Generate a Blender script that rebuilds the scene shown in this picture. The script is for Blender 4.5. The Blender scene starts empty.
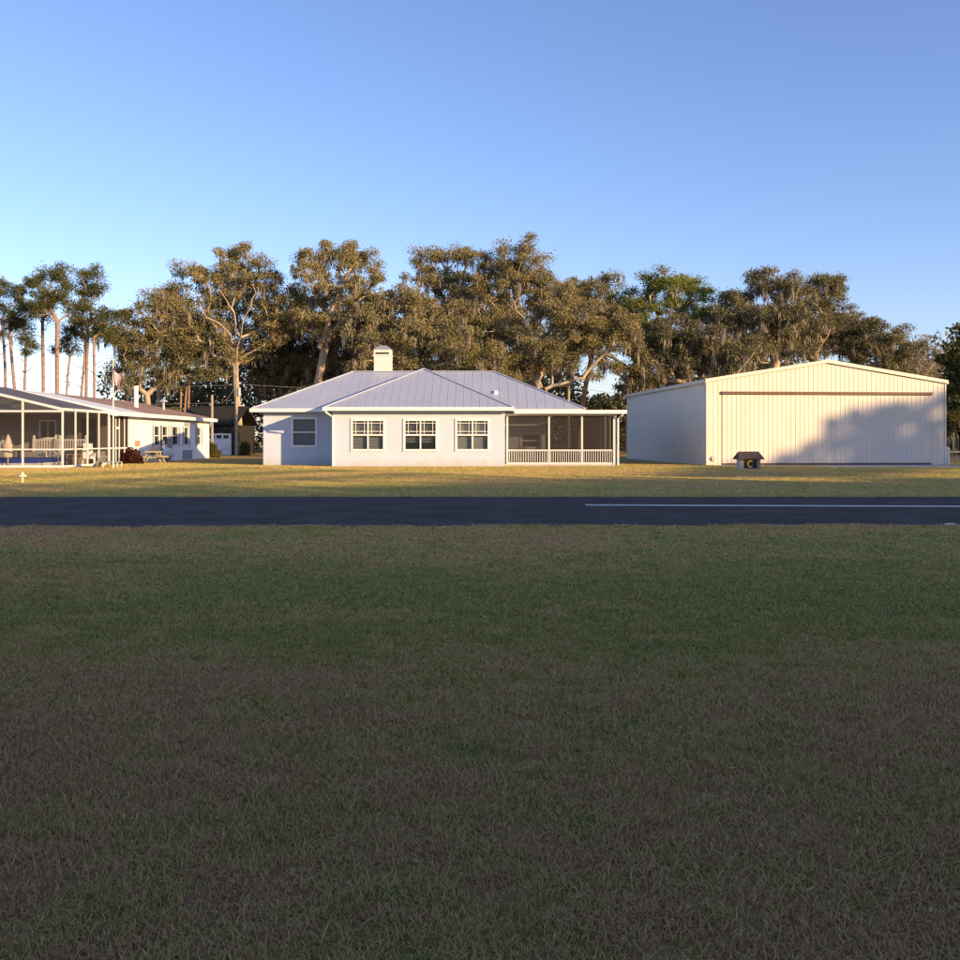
import bpy, math, random
import numpy as np
from mathutils import Vector

# ------------------------------------------------------------------ camera, sky, sun, exposure
S = bpy.context.scene
COL = S.collection
EYE = 1.55; F = 960.0; HOR = 439.0

cam_d = bpy.data.cameras.new('camera')
cam = bpy.data.objects.new('camera', cam_d); COL.objects.link(cam)
cam.location = (0, 0, EYE); cam.rotation_euler = (math.radians(90), 0, 0)
cam_d.sensor_fit = 'HORIZONTAL'; cam_d.sensor_width = 36.0; cam_d.lens = 36.0
cam_d.shift_y = -(480 - HOR) / 960.0
cam_d.clip_start = 0.1; cam_d.clip_end = 5000
S.camera = cam

SUN_D = np.array([-0.79, 0.613, -0.212]); SUN_D /= np.linalg.norm(SUN_D)
SUN_EL = math.asin(-SUN_D[2]); SUN_AZ = math.atan2(-SUN_D[0], -SUN_D[1])
world = bpy.data.worlds.new('World'); S.world = world; world.use_nodes = True
wn = world.node_tree; wn.nodes.clear()
sky = wn.nodes.new('ShaderNodeTexSky'); sky.sky_type = 'NISHITA'; sky.sun_disc = False
sky.sun_elevation = SUN_EL; sky.sun_rotation = SUN_AZ
sky.air_density = 1.0; sky.dust_density = 0.5; sky.ozone_density = 3.2; sky.altitude = 20
wbg = wn.nodes.new('ShaderNodeBackground'); wbg.inputs['Strength'].default_value = 0.15
wo = wn.nodes.new('ShaderNodeOutputWorld')
wb = wn.nodes.new('ShaderNodeMix'); wb.data_type = 'RGBA'; wb.blend_type = 'MULTIPLY'   # the phone's white balance
wb.inputs['Factor'].default_value = 1.0; wb.inputs['B'].default_value = (0.98, 0.845, 0.97, 1)
wn.links.new(sky.outputs[0], wb.inputs['A']); wn.links.new(wb.outputs['Result'], wbg.inputs[0]); wn.links.new(wbg.outputs[0], wo.inputs[0])

sun_d = bpy.data.lights.new('sun', 'SUN'); sun_d.energy = 4.2; sun_d.angle = math.radians(0.53)
sun_d.color = (1.0, 0.70, 0.36)
sun = bpy.data.objects.new('sun', sun_d); COL.objects.link(sun)
sun.rotation_euler = Vector(SUN_D).to_track_quat('-Z', 'Y').to_euler()
sun.location = (60, -50, 40)

S.view_settings.view_transform = 'Standard'; S.view_settings.look = 'None'
S.view_settings.exposure = 0.92; S.view_settings.gamma = 1.0; S.view_settings.use_curve_mapping = False
S.render.engine = 'CYCLES'
S.cycles.max_bounces = 5; S.cycles.transparent_max_bounces = 12; S.cycles.diffuse_bounces = 3
S.cycles.use_denoising = True

def gx(px, Y): return (px - 480.0) / F * Y          # photo column at depth Y -> metres
def gz(py, Y): return EYE + (HOR - py) / F * Y      # photo row at depth Y -> metres

# ------------------------------------------------------------------ materials
def new_mat(name):
    m = bpy.data.materials.new(name); m.use_nodes = True
    nt = m.node_tree; b = nt.nodes['Principled BSDF']
    return m, nt, b

def mat(name, col, rough=0.7, var=0.12, scale=3.0, bump=0.0, bscale=40.0, metal=0.0, spec=0.3, island=0.0):
    m, nt, b = new_mat(name)
    N = nt.nodes; L = nt.links
    g = N.new('ShaderNodeNewGeometry')
    n = N.new('ShaderNodeTexNoise'); n.inputs['Scale'].default_value = scale; n.inputs['Detail'].default_value = 5
    L.new(g.outputs['Position'], n.inputs['Vector'])
    r = N.new('ShaderNodeMapRange'); r.inputs['From Min'].default_value = 0.25; r.inputs['From Max'].default_value = 0.75
    r.inputs['To Min'].default_value = 1 - var; r.inputs['To Max'].default_value = 1 + var
    L.new(n.outputs[0], r.inputs['Value'])
    v = r.outputs[0]
    if island:
        r2 = N.new('ShaderNodeMapRange'); r2.inputs['To Min'].default_value = 1 - island; r2.inputs['To Max'].default_value = 1 + island
        L.new(g.outputs['Random Per Island'], r2.inputs['Value'])
        mm = N.new('ShaderNodeMath'); mm.operation = 'MULTIPLY'
        L.new(v, mm.inputs[0]); L.new(r2.outputs[0], mm.inputs[1]); v = mm.outputs[0]
    sc = N.new('ShaderNodeVectorMath'); sc.operation = 'SCALE'; sc.inputs[0].default_value = col[:3]
    L.new(v, sc.inputs['Scale']); L.new(sc.outputs[0], b.inputs['Base Color'])
    b.inputs['Roughness'].default_value = rough; b.inputs['Metallic'].default_value = metal
    b.inputs['Specular IOR Level'].default_value = spec
    if bump:
        n2 = N.new('ShaderNodeTexNoise'); n2.inputs['Scale'].default_value = bscale; n2.inputs['Detail'].default_value = 4
        L.new(g.outputs['Position'], n2.inputs['Vector'])
        bp = N.new('ShaderNodeBump'); bp.inputs['Strength'].default_value = bump; bp.inputs['Distance'].default_value = 0.02
        L.new(n2.outputs[0], bp.inputs['Height']); L.new(bp.outputs[0], b.inputs['Normal'])
    return m

def screen_mat(name, col, alpha):
    m, nt, b = new_mat(name)
    b.inputs['Base Color'].default_value = (*col, 1); b.inputs['Roughness'].default_value = 0.8
    b.inputs['Specular IOR Level'].default_value = 0.15
    b.inputs['Alpha'].default_value = alpha
    return m

def glass_mat(name, tint, alpha):
    m, nt, b = new_mat(name)
    b.inputs['Base Color'].default_value = (*tint, 1); b.inputs['Roughness'].default_value = 0.06
    b.inputs['Specular IOR Level'].default_value = 0.6; b.inputs['Alpha'].default_value = alpha
    return m

def leaf_mat(name, c1, c2, c3, trans=0.3, scale=0.35):
    """foliage: colour differs from leaf to leaf and from bough to bough"""
    m = bpy.data.materials.new(name); m.use_nodes = True
    nt = m.node_tree; N = nt.nodes; L = nt.links; N.clear()
    g = N.new('ShaderNodeNewGeometry')
    n = N.new('ShaderNodeTexNoise'); n.inputs['Scale'].default_value = scale; n.inputs['Detail'].default_value = 3
    L.new(g.outputs['Position'], n.inputs['Vector'])
    cr = N.new('ShaderNodeValToRGB')
    cr.color_ramp.elements[0].position = 0.36; cr.color_ramp.elements[0].color = (*c1, 1)
    cr.color_ramp.elements[1].position = 0.64; cr.color_ramp.elements[1].color = (*c2, 1)
    L.new(n.outputs[0], cr.inputs[0])
    mx = N.new('ShaderNodeMix'); mx.data_type = 'RGBA'
    pw = N.new('ShaderNodeMath'); pw.operation = 'POWER'; pw.inputs[1].default_value = 2.5
    L.new(g.outputs['Random Per Island'], pw.inputs[0]); L.new(pw.outputs[0], mx.inputs['Factor'])
    L.new(cr.outputs[0], mx.inputs['A']); mx.inputs['B'].default_value = (*c3, 1)
    d = N.new('ShaderNodeBsdfDiffuse'); t = N.new('ShaderNodeBsdfTranslucent'); ms = N.new('ShaderNodeMixShader')
    L.new(mx.outputs['Result'], d.inputs[0]); L.new(mx.outputs['Result'], t.inputs[0])
    ms.inputs[0].default_value = trans
    L.new(d.outputs[0], ms.inputs[1]); L.new(t.outputs[0], ms.inputs[2])
    o = N.new('ShaderNodeOutputMaterial'); L.new(ms.outputs[0], o.inputs[0])
    return m

def lawn_mat(name, dark, blade, straw=0.75, tint=(1, 1, 1)):
    m, nt, b = new_mat(name)
    N = nt.nodes; L = nt.links
    g = N.new('ShaderNodeNewGeometry'); sp = N.new('ShaderNodeSeparateXYZ'); L.new(g.outputs['Position'], sp.inputs[0])
    def noise(scale, det, off, stretch=(1, 1, 0)):
        mp = N.new('ShaderNodeMapping'); mp.inputs['Scale'].default_value = stretch; mp.inputs['Location'].default_value = (off, off * 0.7, 0)
        L.new(g.outputs['Position'], mp.inputs[0])
        n = N.new('ShaderNodeTexNoise'); n.inputs['Scale'].default_value = scale; n.inputs['Detail'].default_value = det
        n.inputs['Roughness'].default_value = 0.62
        L.new(mp.outputs[0], n.inputs['Vector']); return n.outputs[0]
    def math_(op, a, bb):
        x = N.new('ShaderNodeMath'); x.operation = op
        for i, q in enumerate((a, bb)):
            if q is None: continue
            if isinstance(q, (int, float)): x.inputs[i].default_value = q
            else: L.new(q, x.inputs[i])
        return x.outputs[0]
    # greener swale of damp turf about 9 m out, thatchier elsewhere
    dy = math_('SUBTRACT', sp.outputs['Y'], 9.5)
    dy = math_('DIVIDE', dy, 4.0)
    dy = math_('MULTIPLY', dy, dy)
    band = math_('POWER', 2.718, math_('MULTIPLY', dy, -1.0))
    n1 = noise(0.45, 6, 3.0, (0.6, 1, 0)); n2 = noise(2.2, 5, 11.0); n3 = noise(0.16, 3, 7.0, (0.35, 1, 0)); n4 = noise(9.0, 3, 5.0)
    a = math_('ADD', math_('MULTIPLY', n1, 1.1), math_('MULTIPLY', n2, 1.0))
    a = math_('ADD', a, math_('MULTIPLY', n3, 0.75))
    a = math_('ADD', a, math_('MULTIPLY', math_('SUBTRACT', n4, 0.5), 0.8))
    a = math_('ADD', a, math_('MULTIPLY', band, 0.24))
    rg = N.new('ShaderNodeMapRange'); rg.inputs['From Min'].default_value = 1.33; rg.inputs['From Max'].default_value = 1.70
    L.new(a, rg.inputs['Value'])
    cr = N.new('ShaderNodeValToRGB'); e = cr.color_ramp.elements
    e[0].position = 0.0; e[0].color = (0.398, 0.224, 0.099, 1)
    e[1].position = 1.0; e[1].color = (0.230, 0.210, 0.045, 1)
    q = e.new(0.35); q.color = (0.388, 0.258, 0.082, 1)
    q = e.new(0.65); q.color = (0.316, 0.239, 0.060, 1)
    L.new(rg.outputs[0], cr.inputs[0])
    col = cr.outputs[0]
    if blade:
        mx = N.new('ShaderNodeMix'); mx.data_type = 'RGBA'
        r = g.outputs['Random Per Island']
        pw = math_('POWER', r, 2.2)
        L.new(math_('MULTIPLY', pw, straw), mx.inputs['Factor'])
        L.new(col, mx.inputs['A']); mx.inputs['B'].default_value = (0.510, 0.382, 0.163, 1)
        col = mx.outputs['Result']
    # light falloff painted into the turf: colour brightens towards the runway
    skylit = N.new('ShaderNodeMapRange'); skylit.inputs['From Min'].default_value = 3.5; skylit.inputs['From Max'].default_value = 14.0
    skylit.inputs['To Min'].default_value = 0.98 * dark; skylit.inputs['To Max'].default_value = 1.62 * dark
    L.new(sp.outputs['Y'], skylit.inputs['Value'])
    sc = N.new('ShaderNodeVectorMath'); sc.operation = 'SCALE'; L.new(skylit.outputs[0], sc.inputs['Scale'])
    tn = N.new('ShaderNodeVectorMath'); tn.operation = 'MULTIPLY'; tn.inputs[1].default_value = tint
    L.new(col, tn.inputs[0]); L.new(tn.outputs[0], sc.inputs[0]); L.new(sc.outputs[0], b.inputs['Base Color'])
    b.inputs['Roughness'].default_value = 0.85; b.inputs['Specular IOR Level'].default_value = 0.1
    if not blade:
        nb = noise(60, 4, 0); bp = N.new('ShaderNodeBump'); bp.inputs['Strength'].default_value = 0.6; bp.inputs['Distance'].default_value = 0.03
        L.new(nb, bp.inputs['Height']); L.new(bp.outputs[0], b.inputs['Normal'])
    return m

M = {}
M['stucco'] = mat('stucco', (0.545, 0.61, 0.715), 0.9, 0.05, 0.8, 0.25, 60)
def dirty(m, top, col):
    nt = m.node_tree; N = nt.nodes; L = nt.links; b = N['Principled BSDF']; src = b.inputs['Base Color'].links[0].from_socket
    g = N.new('ShaderNodeNewGeometry'); sp = N.new('ShaderNodeSeparateXYZ'); L.new(g.outputs['Position'], sp.inputs[0])
    n = N.new('ShaderNodeTexNoise'); n.inputs['Scale'].default_value = 2.5; n.inputs['Detail'].default_value = 6; L.new(g.outputs['Position'], n.inputs['Vector'])
    ad = N.new('ShaderNodeMath'); ad.operation = 'MULTIPLY_ADD'; L.new(n.outputs[0], ad.inputs[0]); ad.inputs[1].default_value = -top; L.new(sp.outputs['Z'], ad.inputs[2])
    r = N.new('ShaderNodeMapRange'); r.inputs['From Min'].default_value = -top * .6; r.inputs['From Max'].default_value = top * .25; r.inputs['To Min'].default_value = .6; r.inputs['To Max'].default_value = 0
    L.new(ad.outputs[0], r.inputs['Value'])
    mx = N.new('ShaderNodeMix'); mx.data_type = 'RGBA'; L.new(r.outputs[0], mx.inputs['Factor']); L.new(src, mx.inputs['A']); mx.inputs['B'].default_value = (*col, 1)
    L.new(mx.outputs['Result'], b.inputs['Base Color'])
dirty(M['stucco'], .7, (.42, .38, .31))
M['trim'] = mat('white_trim', (0.80, 0.79, 0.77), 0.5, 0.04, 4)
M['metal_roof'] = mat('metal_roof', (0.50, 0.52, 0.58), 0.42, 0.05, 0.8, metal=0.25, spec=0.5, island=0.05)
M['chimney'] = mat('chimney_siding', (0.70, 0.66, 0.58), 0.8, 0.05, 3)
M['dark'] = mat('dark_slot', (0.03, 0.03, 0.03), 0.8)
M['glass'] = glass_mat('window_glass', (0.03, 0.045, 0.05), 0.30)
M['blind'] = mat('blind', (0.62, 0.68, 0.68), 0.7)
M['interior'] = mat('interior_wall', (0.25, 0.24, 0.22), 0.9)
M['screen'] = screen_mat('insect_screen', (0.05, 0.042, 0.04), 0.44)
M['screen_roof'] = screen_mat('roof_screen', (0.16, 0.15, 0.17), 0.78)
M['screen_thin'] = screen_mat('cage_screen', (0.06, 0.055, 0.055), 0.16)
M['alu'] = mat('white_aluminium', (0.70, 0.67, 0.64), 0.45, 0.04, 4)
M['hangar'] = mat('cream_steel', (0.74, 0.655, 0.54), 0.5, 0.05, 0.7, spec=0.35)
M['hangar_shaded'] = mat('cream_steel_shaded', (0.74, 0.71, 0.63), 0.5, 0.05, 0.7, spec=0.35)  # same cream steel, with the shaded side's greyer tone put into the colour
M['brown_rail'] = mat('brown_rail', (0.16, 0.09, 0.06), 0.6)
M['concrete'] = mat('concrete', (0.46, 0.43, 0.39), 0.9, 0.15, 1.2, 0.3, 50)
M['asphalt'] = mat('asphalt', (0.080, 0.066, 0.056), 0.9, 0.34, 0.9, 0.6, 55, spec=0.1)
M['paint'] = mat('road_paint', (0.66, 0.61, 0.54), 0.8, 0.35, 5)
M['shingle'] = mat('brown_shingle', (0.34, 0.22, 0.165), 0.95, 0.25, 3, 0.5, 20)
M['home_wall'] = mat('home_siding', (0.82, 0.81, 0.80), 0.6, 0.04, 1.5)
M['taupe'] = mat('taupe_wall', (0.30, 0.25, 0.22), 0.85, 0.08, 1.5)
M['garage_wall_shaded'] = mat('garage_wall_shaded', (0.028, 0.026, 0.022), 0.9, 0.1, 2)  # near-black: the deep shade on this wall is painted into its colour
M['dark_roof_shaded'] = mat('dark_roof_shaded', (0.028, 0.027, 0.025), 0.95, 0.2, 2)  # roof blackened too, so that it reads as shaded
M['shutter'] = mat('grey_shutter', (0.33, 0.32, 0.34), 0.7)
M['bark'] = mat('oak_bark', (0.42, 0.32, 0.23), 0.95, 0.35, 2.0, 0.8, 9)
M['pinebark'] = mat('pine_bark', (0.30, 0.19, 0.145), 0.95, 0.3, 3.0, 0.8, 9)
M['pale_wood'] = mat('weathered_pole', (0.34, 0.29, 0.22), 0.9, 0.2, 3.0)
M['steel'] = mat('grey_steel', (0.42, 0.43, 0.45), 0.5, 0.08, 4, metal=0.3)
M['wire'] = mat('wire', (0.20, 0.19, 0.18), 0.6)
M['tank'] = mat('tank_paint', (0.78, 0.78, 0.77), 0.4, 0.04, 3)
M['blue'] = mat('blue_cover', (0.015, 0.05, 0.30), 0.5, 0.15, 4)
M['cream'] = mat('cream_cloth', (0.70, 0.60, 0.44), 0.9, 0.08, 4)
M['wicker'] = mat('tan_wicker', (0.36, 0.25, 0.17), 0.8, 0.15, 12)
M['red'] = mat('flag_red', (0.45, 0.03, 0.04), 0.8)
M['white'] = mat('flag_white', (0.78, 0.77, 0.76), 0.8)
M['navy'] = mat('flag_navy', (0.025, 0.03, 0.12), 0.8)
M['yellow'] = mat('sign_yellow', (0.75, 0.47, 0.06), 0.6)
M['lampcream'] = mat('cream_paint', (0.72, 0.62, 0.38), 0.55)
M['redbox'] = mat('brick_red_box', (0.48, 0.24, 0.18), 0.7)
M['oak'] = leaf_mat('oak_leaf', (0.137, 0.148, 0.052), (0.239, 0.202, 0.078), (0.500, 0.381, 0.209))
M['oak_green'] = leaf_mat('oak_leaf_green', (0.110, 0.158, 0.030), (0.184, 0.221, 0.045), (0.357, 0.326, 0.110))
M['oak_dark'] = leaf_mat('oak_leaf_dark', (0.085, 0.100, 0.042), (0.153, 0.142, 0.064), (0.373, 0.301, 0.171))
M['pine'] = leaf_mat('pine_needle', (0.055, 0.078, 0.028), (0.095, 0.11, 0.038), (0.22, 0.20, 0.08))
M['moss'] = leaf_mat('spanish_moss', (0.216, 0.187, 0.144), (0.314, 0.268, 0.200), (0.412, 0.364, 0.275), 0.2)
M['baretwig'] = leaf_mat('bare_twig', (0.20, 0.155, 0.125), (0.27, 0.21, 0.165), (0.31, 0.25, 0.20), 0.1)
M['burgundy'] = leaf_mat('burgundy_leaf', (0.055, 0.018, 0.018), (0.09, 0.03, 0.024), (0.13, 0.06, 0.035))
M['hedge'] = leaf_mat('hedge_leaf', (0.06, 0.075, 0.02), (0.10, 0.10, 0.026), (0.20, 0.14, 0.06), scale=1.5)
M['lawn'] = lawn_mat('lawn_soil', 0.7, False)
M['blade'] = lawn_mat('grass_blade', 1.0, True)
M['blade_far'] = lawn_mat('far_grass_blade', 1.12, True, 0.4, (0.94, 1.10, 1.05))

# ------------------------------------------------------------------ mesh helpers
def mesh_from(name, verts, faces):
    me = bpy.data.meshes.new(name); me.from_pydata(verts, [], faces); me.update(); return me

def quads_mesh(name, V, nper=4):
    """V: (n*nper,3) array; every nper consecutive verts make one face"""
    n = len(V) // nper
    me = bpy.data.meshes.new(name)
    me.vertices.add(len(V)); me.vertices.foreach_set('co', np.ascontiguousarray(V, dtype=np.float32).ravel())
    me.loops.add(len(V)); me.loops.foreach_set('vertex_index', np.arange(len(V), dtype=np.int32))
    me.polygons.add(n); me.polygons.foreach_set('loop_start', np.arange(0, len(V), nper, dtype=np.int32))
    me.update(calc_edges=True); return me

def prop(o, label=None, cat=None, group=None, kind=None):
    for k, v in (('label', label), ('category', cat), ('group', group), ('kind', kind)):
        if v: o[k] = v
    return o

def thing(name, label, cat, loc=(0, 0, 0), rz=0.0, group=None):
    o = bpy.data.objects.new(name, None); COL.objects.link(o); o.empty_display_size = 0.3
    o.location = loc; o.rotation_euler = (0, 0, rz)
    return prop(o, label, cat, group)

def link(name, me, m, parent=None, kind=None):
    o = bpy.data.objects.new(name, me); COL.objects.link(o)
    if m is not None: me.materials.append(M[m] if isinstance(m, str) else m)
    if parent is not None: o.parent = parent
    if kind: o['kind'] = kind
    return o

class MB:
    """collects shapes; coordinates are the scene's unless org is given"""
    def __init__(s, org=(0, 0, 0)): s.v = []; s.f = []; s.o = org
    def add(s, vs, fs):
        b = len(s.v); s.v += [tuple(p[i] - s.o[i] for i in range(3)) for p in vs]; s.f += [tuple(i + b for i in f) for f in fs]; return s
    def box(s, x0, x1, y0, y1, z0, z1):
        vs = [(x, y, z) for z in (z0, z1) for y in (y0, y1) for x in (x0, x1)]
        return s.add(vs, [(0, 2, 3, 1), (4, 5, 7, 6), (0, 1, 5, 4), (2, 6, 7, 3), (0, 4, 6, 2), (1, 3, 7, 5)])
    def prism(s, poly, vec):
        """extrude a 3-D polygon along vec"""
        n = len(poly); vs = list(poly) + [tuple(p[i] + vec[i] for i in range(3)) for p in poly]
        return s.add(vs, [tuple(range(n))[::-1], tuple(range(n, 2 * n))] + [(i, (i + 1) % n, n + (i + 1) % n, n + i) for i in range(n)])
    def bar(s, a, b, w, h):
        a = Vector(a); b = Vector(b); d = (b - a).normalized()
        up = Vector((0, 0, 1)) if abs(d.z) < 0.95 else Vector((0, 1, 0))
        r = d.cross(up).normalized() * (w / 2); u = r.cross(d).normalized() * (h / 2)
        vs = [tuple(p + i * r + j * u) for p in (a, b) for (i, j) in ((-1, -1), (1, -1), (1, 1), (-1, 1))]
        return s.add(vs, [(3, 2, 1, 0), (4, 5, 6, 7), (0, 1, 5, 4), (1, 2, 6, 5), (2, 3, 7, 6), (3, 0, 4, 7)])
    def tube(s, pts, r, n=8):
        pts = [Vector(p) for p in pts]; rs = r if isinstance(r, (list, tuple)) else [r] * len(pts)
        vs = []; fs = []
        ref = Vector((0.13, 0.97, 0.2))
        for i, p in enumerate(pts):
            d = (pts[min(i + 1, len(pts) - 1)] - pts[max(i - 1, 0)]).normalized()
            a = d.cross(ref)
            if a.length < 0.05: a = d.cross(Vector((1, 0, 0)))
            a.normalize(); c = d.cross(a)
            for k in range(n):
                t = 2 * math.pi * k / n; vs.append(tuple(p + (a * math.cos(t) + c * math.sin(t)) * rs[i]))
        for i in range(len(pts) - 1):
            for k in range(n):
                fs.append((i * n + k, i * n + (k + 1) % n, (i + 1) * n + (k + 1) % n, (i + 1) * n + k))
        fs.append(tuple(range(n))[::-1]); fs.append(tuple(range((len(pts) - 1) * n, len(pts) * n)))
        return s.add(vs, fs)
    def lathe(s, c, prof, n=16, axis='z'):
        vs = []; fs = []
        for (r, h) in prof:
            for k in range(n):
                t = 2 * math.pi * k / n
                q = (r * math.cos(t), r * math.sin(t), h)
                if axis == 'y': q = (q[0], q[2], q[1])
                vs.append((c[0] + q[0], c[1] + q[1], c[2] + q[2]))
        for i in range(len(prof) - 1):
            for k in range(n):
                fs.append((i * n + k, i * n + (k + 1) % n, (i + 1) * n + (k + 1) % n, (i + 1) * n + k))
        fs.append(tuple(range(n))[::-1]); fs.append(tuple(range((len(prof) - 1) * n, len(prof) * n)))
        return s.add(vs, fs)
    def cells(s, a0, a1, b0, b1, holes, d0, d1, f):
        """one connected slab in (a,b) with rectangular openings, thickness d0..d1; f maps (a,b,d) to a point"""
        A = sorted({a0, a1, *[q for h in holes for q in h[:2]]}); B = sorted({b0, b1, *[q for h in holes for q in h[2:]]})
        def solid(i, j):
            if i < 0 or j < 0 or i >= len(A) - 1 or j >= len(B) - 1: return False
            ca = (A[i] + A[i + 1]) / 2; cb = (B[j] + B[j + 1]) / 2
            return not any(h[0] < ca < h[1] and h[2] < cb < h[3] for h in holes)
        idx = {}; vs = []; fs = []
        def V(i, j, k):
            if (i, j, k) not in idx: idx[(i, j, k)] = len(vs); vs.append(f(A[i], B[j], (d0, d1)[k]))
            return idx[(i, j, k)]
        for i in range(len(A) - 1):
            for j in range(len(B) - 1):
                if not solid(i, j): continue
                fs.append((V(i, j, 0), V(i + 1, j, 0), V(i + 1, j + 1, 0), V(i, j + 1, 0)))
                fs.append((V(i, j, 1), V(i, j + 1, 1), V(i + 1, j + 1, 1), V(i + 1, j, 1)))
                for (di, dj, p, q) in ((-1, 0, (i, j), (i, j + 1)), (1, 0, (i + 1, j + 1), (i + 1, j)), (0, -1, (i + 1, j), (i, j)), (0, 1, (i, j + 1), (i + 1, j + 1))):
                    if not solid(i + di, j + dj):
                        fs.append((V(*p, 0), V(*p, 1), V(*q, 1), V(*q, 0)))
        return s.add(vs, fs)
    def build(s, name, m, parent=None, kind=None, smooth=False):
        me = mesh_from(name, s.v, s.f)
        if smooth: me.polygons.foreach_set('use_smooth', [True] * len(me.polygons))
        return link(name, me, m, parent, kind)

def clip_poly(poly, s0, s1):
    def half(pl, c, sgn):
        out = []
        for i in range(len(pl)):
            p, q = pl[i], pl[(i + 1) % len(pl)]
            ip = sgn * (p[0] - c) >= -1e-9; iq = sgn * (q[0] - c) >= -1e-9
            if ip: out.append(p)
            if ip != iq:
                t = (c - p[0]) / (q[0] - p[0]); out.append((c, p[1] + t * (q[1] - p[1])))
        return out
    poly = half(poly, s0, 1)
    if len(poly) >= 3: poly = half(poly, s1, -1)
    clean = []
    for p in poly:
        if not clean or abs(p[0] - clean[-1][0]) + abs(p[1] - clean[-1][1]) > 1e-4: clean.append(p)
    if len(clean) > 2 and abs(clean[0][0] - clean[-1][0]) + abs(clean[0][1] - clean[-1][1]) < 1e-4: clean.pop()
    return clean

# ------------------------------------------------------------------ ground, road
m_ = MB(); m_.add([(-1500, -600, 0), (1500, -600, 0), (1500, 2500, 0), (-1500, 2500, 0)], [(0, 1, 2, 3)])
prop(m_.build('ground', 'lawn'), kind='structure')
def near_edge(x): return 16.9 + 0.022 * x if abs(x) < 40 else 16.9 + 0.022 * math.copysign(40, x)
FAR_EDGE = 25.7
rr = random.Random(4)
xs = [-400, -60] + [x * 0.5 for x in range(-70, 71)] + [60, 400]
vs = []; fs = []
for x in xs:
    j1, j2 = (rr.uniform(-.05, .05), rr.uniform(-.08, .08)) if abs(x) < 36 else (0, 0)
    vs += [(x, near_edge(x) + j1, 0.004), (x, FAR_EDGE + j2, 0.004)]
for i in range(len(xs) - 1): fs.append((2 * i, 2 * i + 2, 2 * i + 3, 2 * i + 1))
m_ = MB(); m_.add(vs, fs); prop(m_.build('road', 'asphalt'), kind='structure')
def line_y(x): return 22.45 - 0.055 * (x - 2.5)
m_ = MB(); m_.add([(2.47, line_y(2.47) - .2, .008), (120, line_y(40) - .2, .008), (120, line_y(40) + .2, .008), (2.47, line_y(2.47) + .2, .008)], [(0, 1, 2, 3)])
m_.v[1] = (45, line_y(45) - .2, .008); m_.v[2] = (45, line_y(45) + .2, .008)
prop(m_.build('road_marking', 'paint'), kind='structure')

# ------------------------------------------------------------------ grey house
HL = (-3.4, 58.0, 0.0)
house = thing('house', 'pale grey stucco house with metal hip roof and screened porch', 'house', HL)
def H(): return MB(HL)
FY = 53.1; WY = 55.6; PITCH = 0.48; EZ = 3.30; HW = 5.18
BX0, BX1 = -8.15, 1.38; WX0 = -12.55
RX0, RX1, RY0, RY1 = -13.15, 6.05, 55.1, 55.1 + 2 * HW
CX = (BX0 + BX1) / 2; GX0, GX1, GY = CX - HW, CX + HW, 52.62
RIDGE_Z = EZ + PITCH * HW; RY = RY0 + HW
XZ = lambda a, b, d: (a, d, b)
wins = [(gx(a, FY), gx(b, FY), gz(450.5, FY), gz(419.5, FY)) for a, b in ((351.5, 384.5), (404, 437), (456, 489))]
H().cells(BX0, BX1, 0, 3.16, [w for w in wins], FY, FY + .2, XZ).build('front_wall', 'stucco', house)
H().box(BX0, BX0 + .2, FY + .2, WY, 0, 3.16).build('side_wall', 'stucco', house)
H().box(BX1 - .2, BX1, FY + .2, 57.2, 0, 3.16).build('side_wall', 'stucco', house)
wingwin = (gx(292, WY), gx(316.5, WY), gz(446.5, WY), gz(418, WY))
H().cells(WX0, BX0, 0, 3.16, [wingwin], WY, WY + .2, XZ).build('wing_wall', 'stucco', house)
H().box(WX0, WX0 + .2, WY + .2, 65.0, 0, 3.16).build('side_wall', 'stucco', house)
H().box(WX0 + .2, 3.9, 64.8, 65.0, 0, 3.16).build('rear_wall', 'stucco', house)
porchwin = (gx(521, 57.2), gx(541, 57.2), gz(448, 57.2), gz(433.5, 57.2))
H().cells(BX1, 3.9, 0, 3.16, [porchwin], 57.2, 57.4, XZ).build('porch_wall', 'stucco', house)
H().box(3.7, 3.9, 57.4, 64.8, 0, 3.16).build('side_wall', 'stucco', house)
H().box(WX0 + .2, 3.7, WY + 3.5, WY + 3.6, 0, 3.1).build('room_partition', 'interior', house)
H().box(WX0 + .2, 3.7, WY + .2, WY + 3.5, 0.02, 0.1).build('room_floor', 'interior', house)

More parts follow.
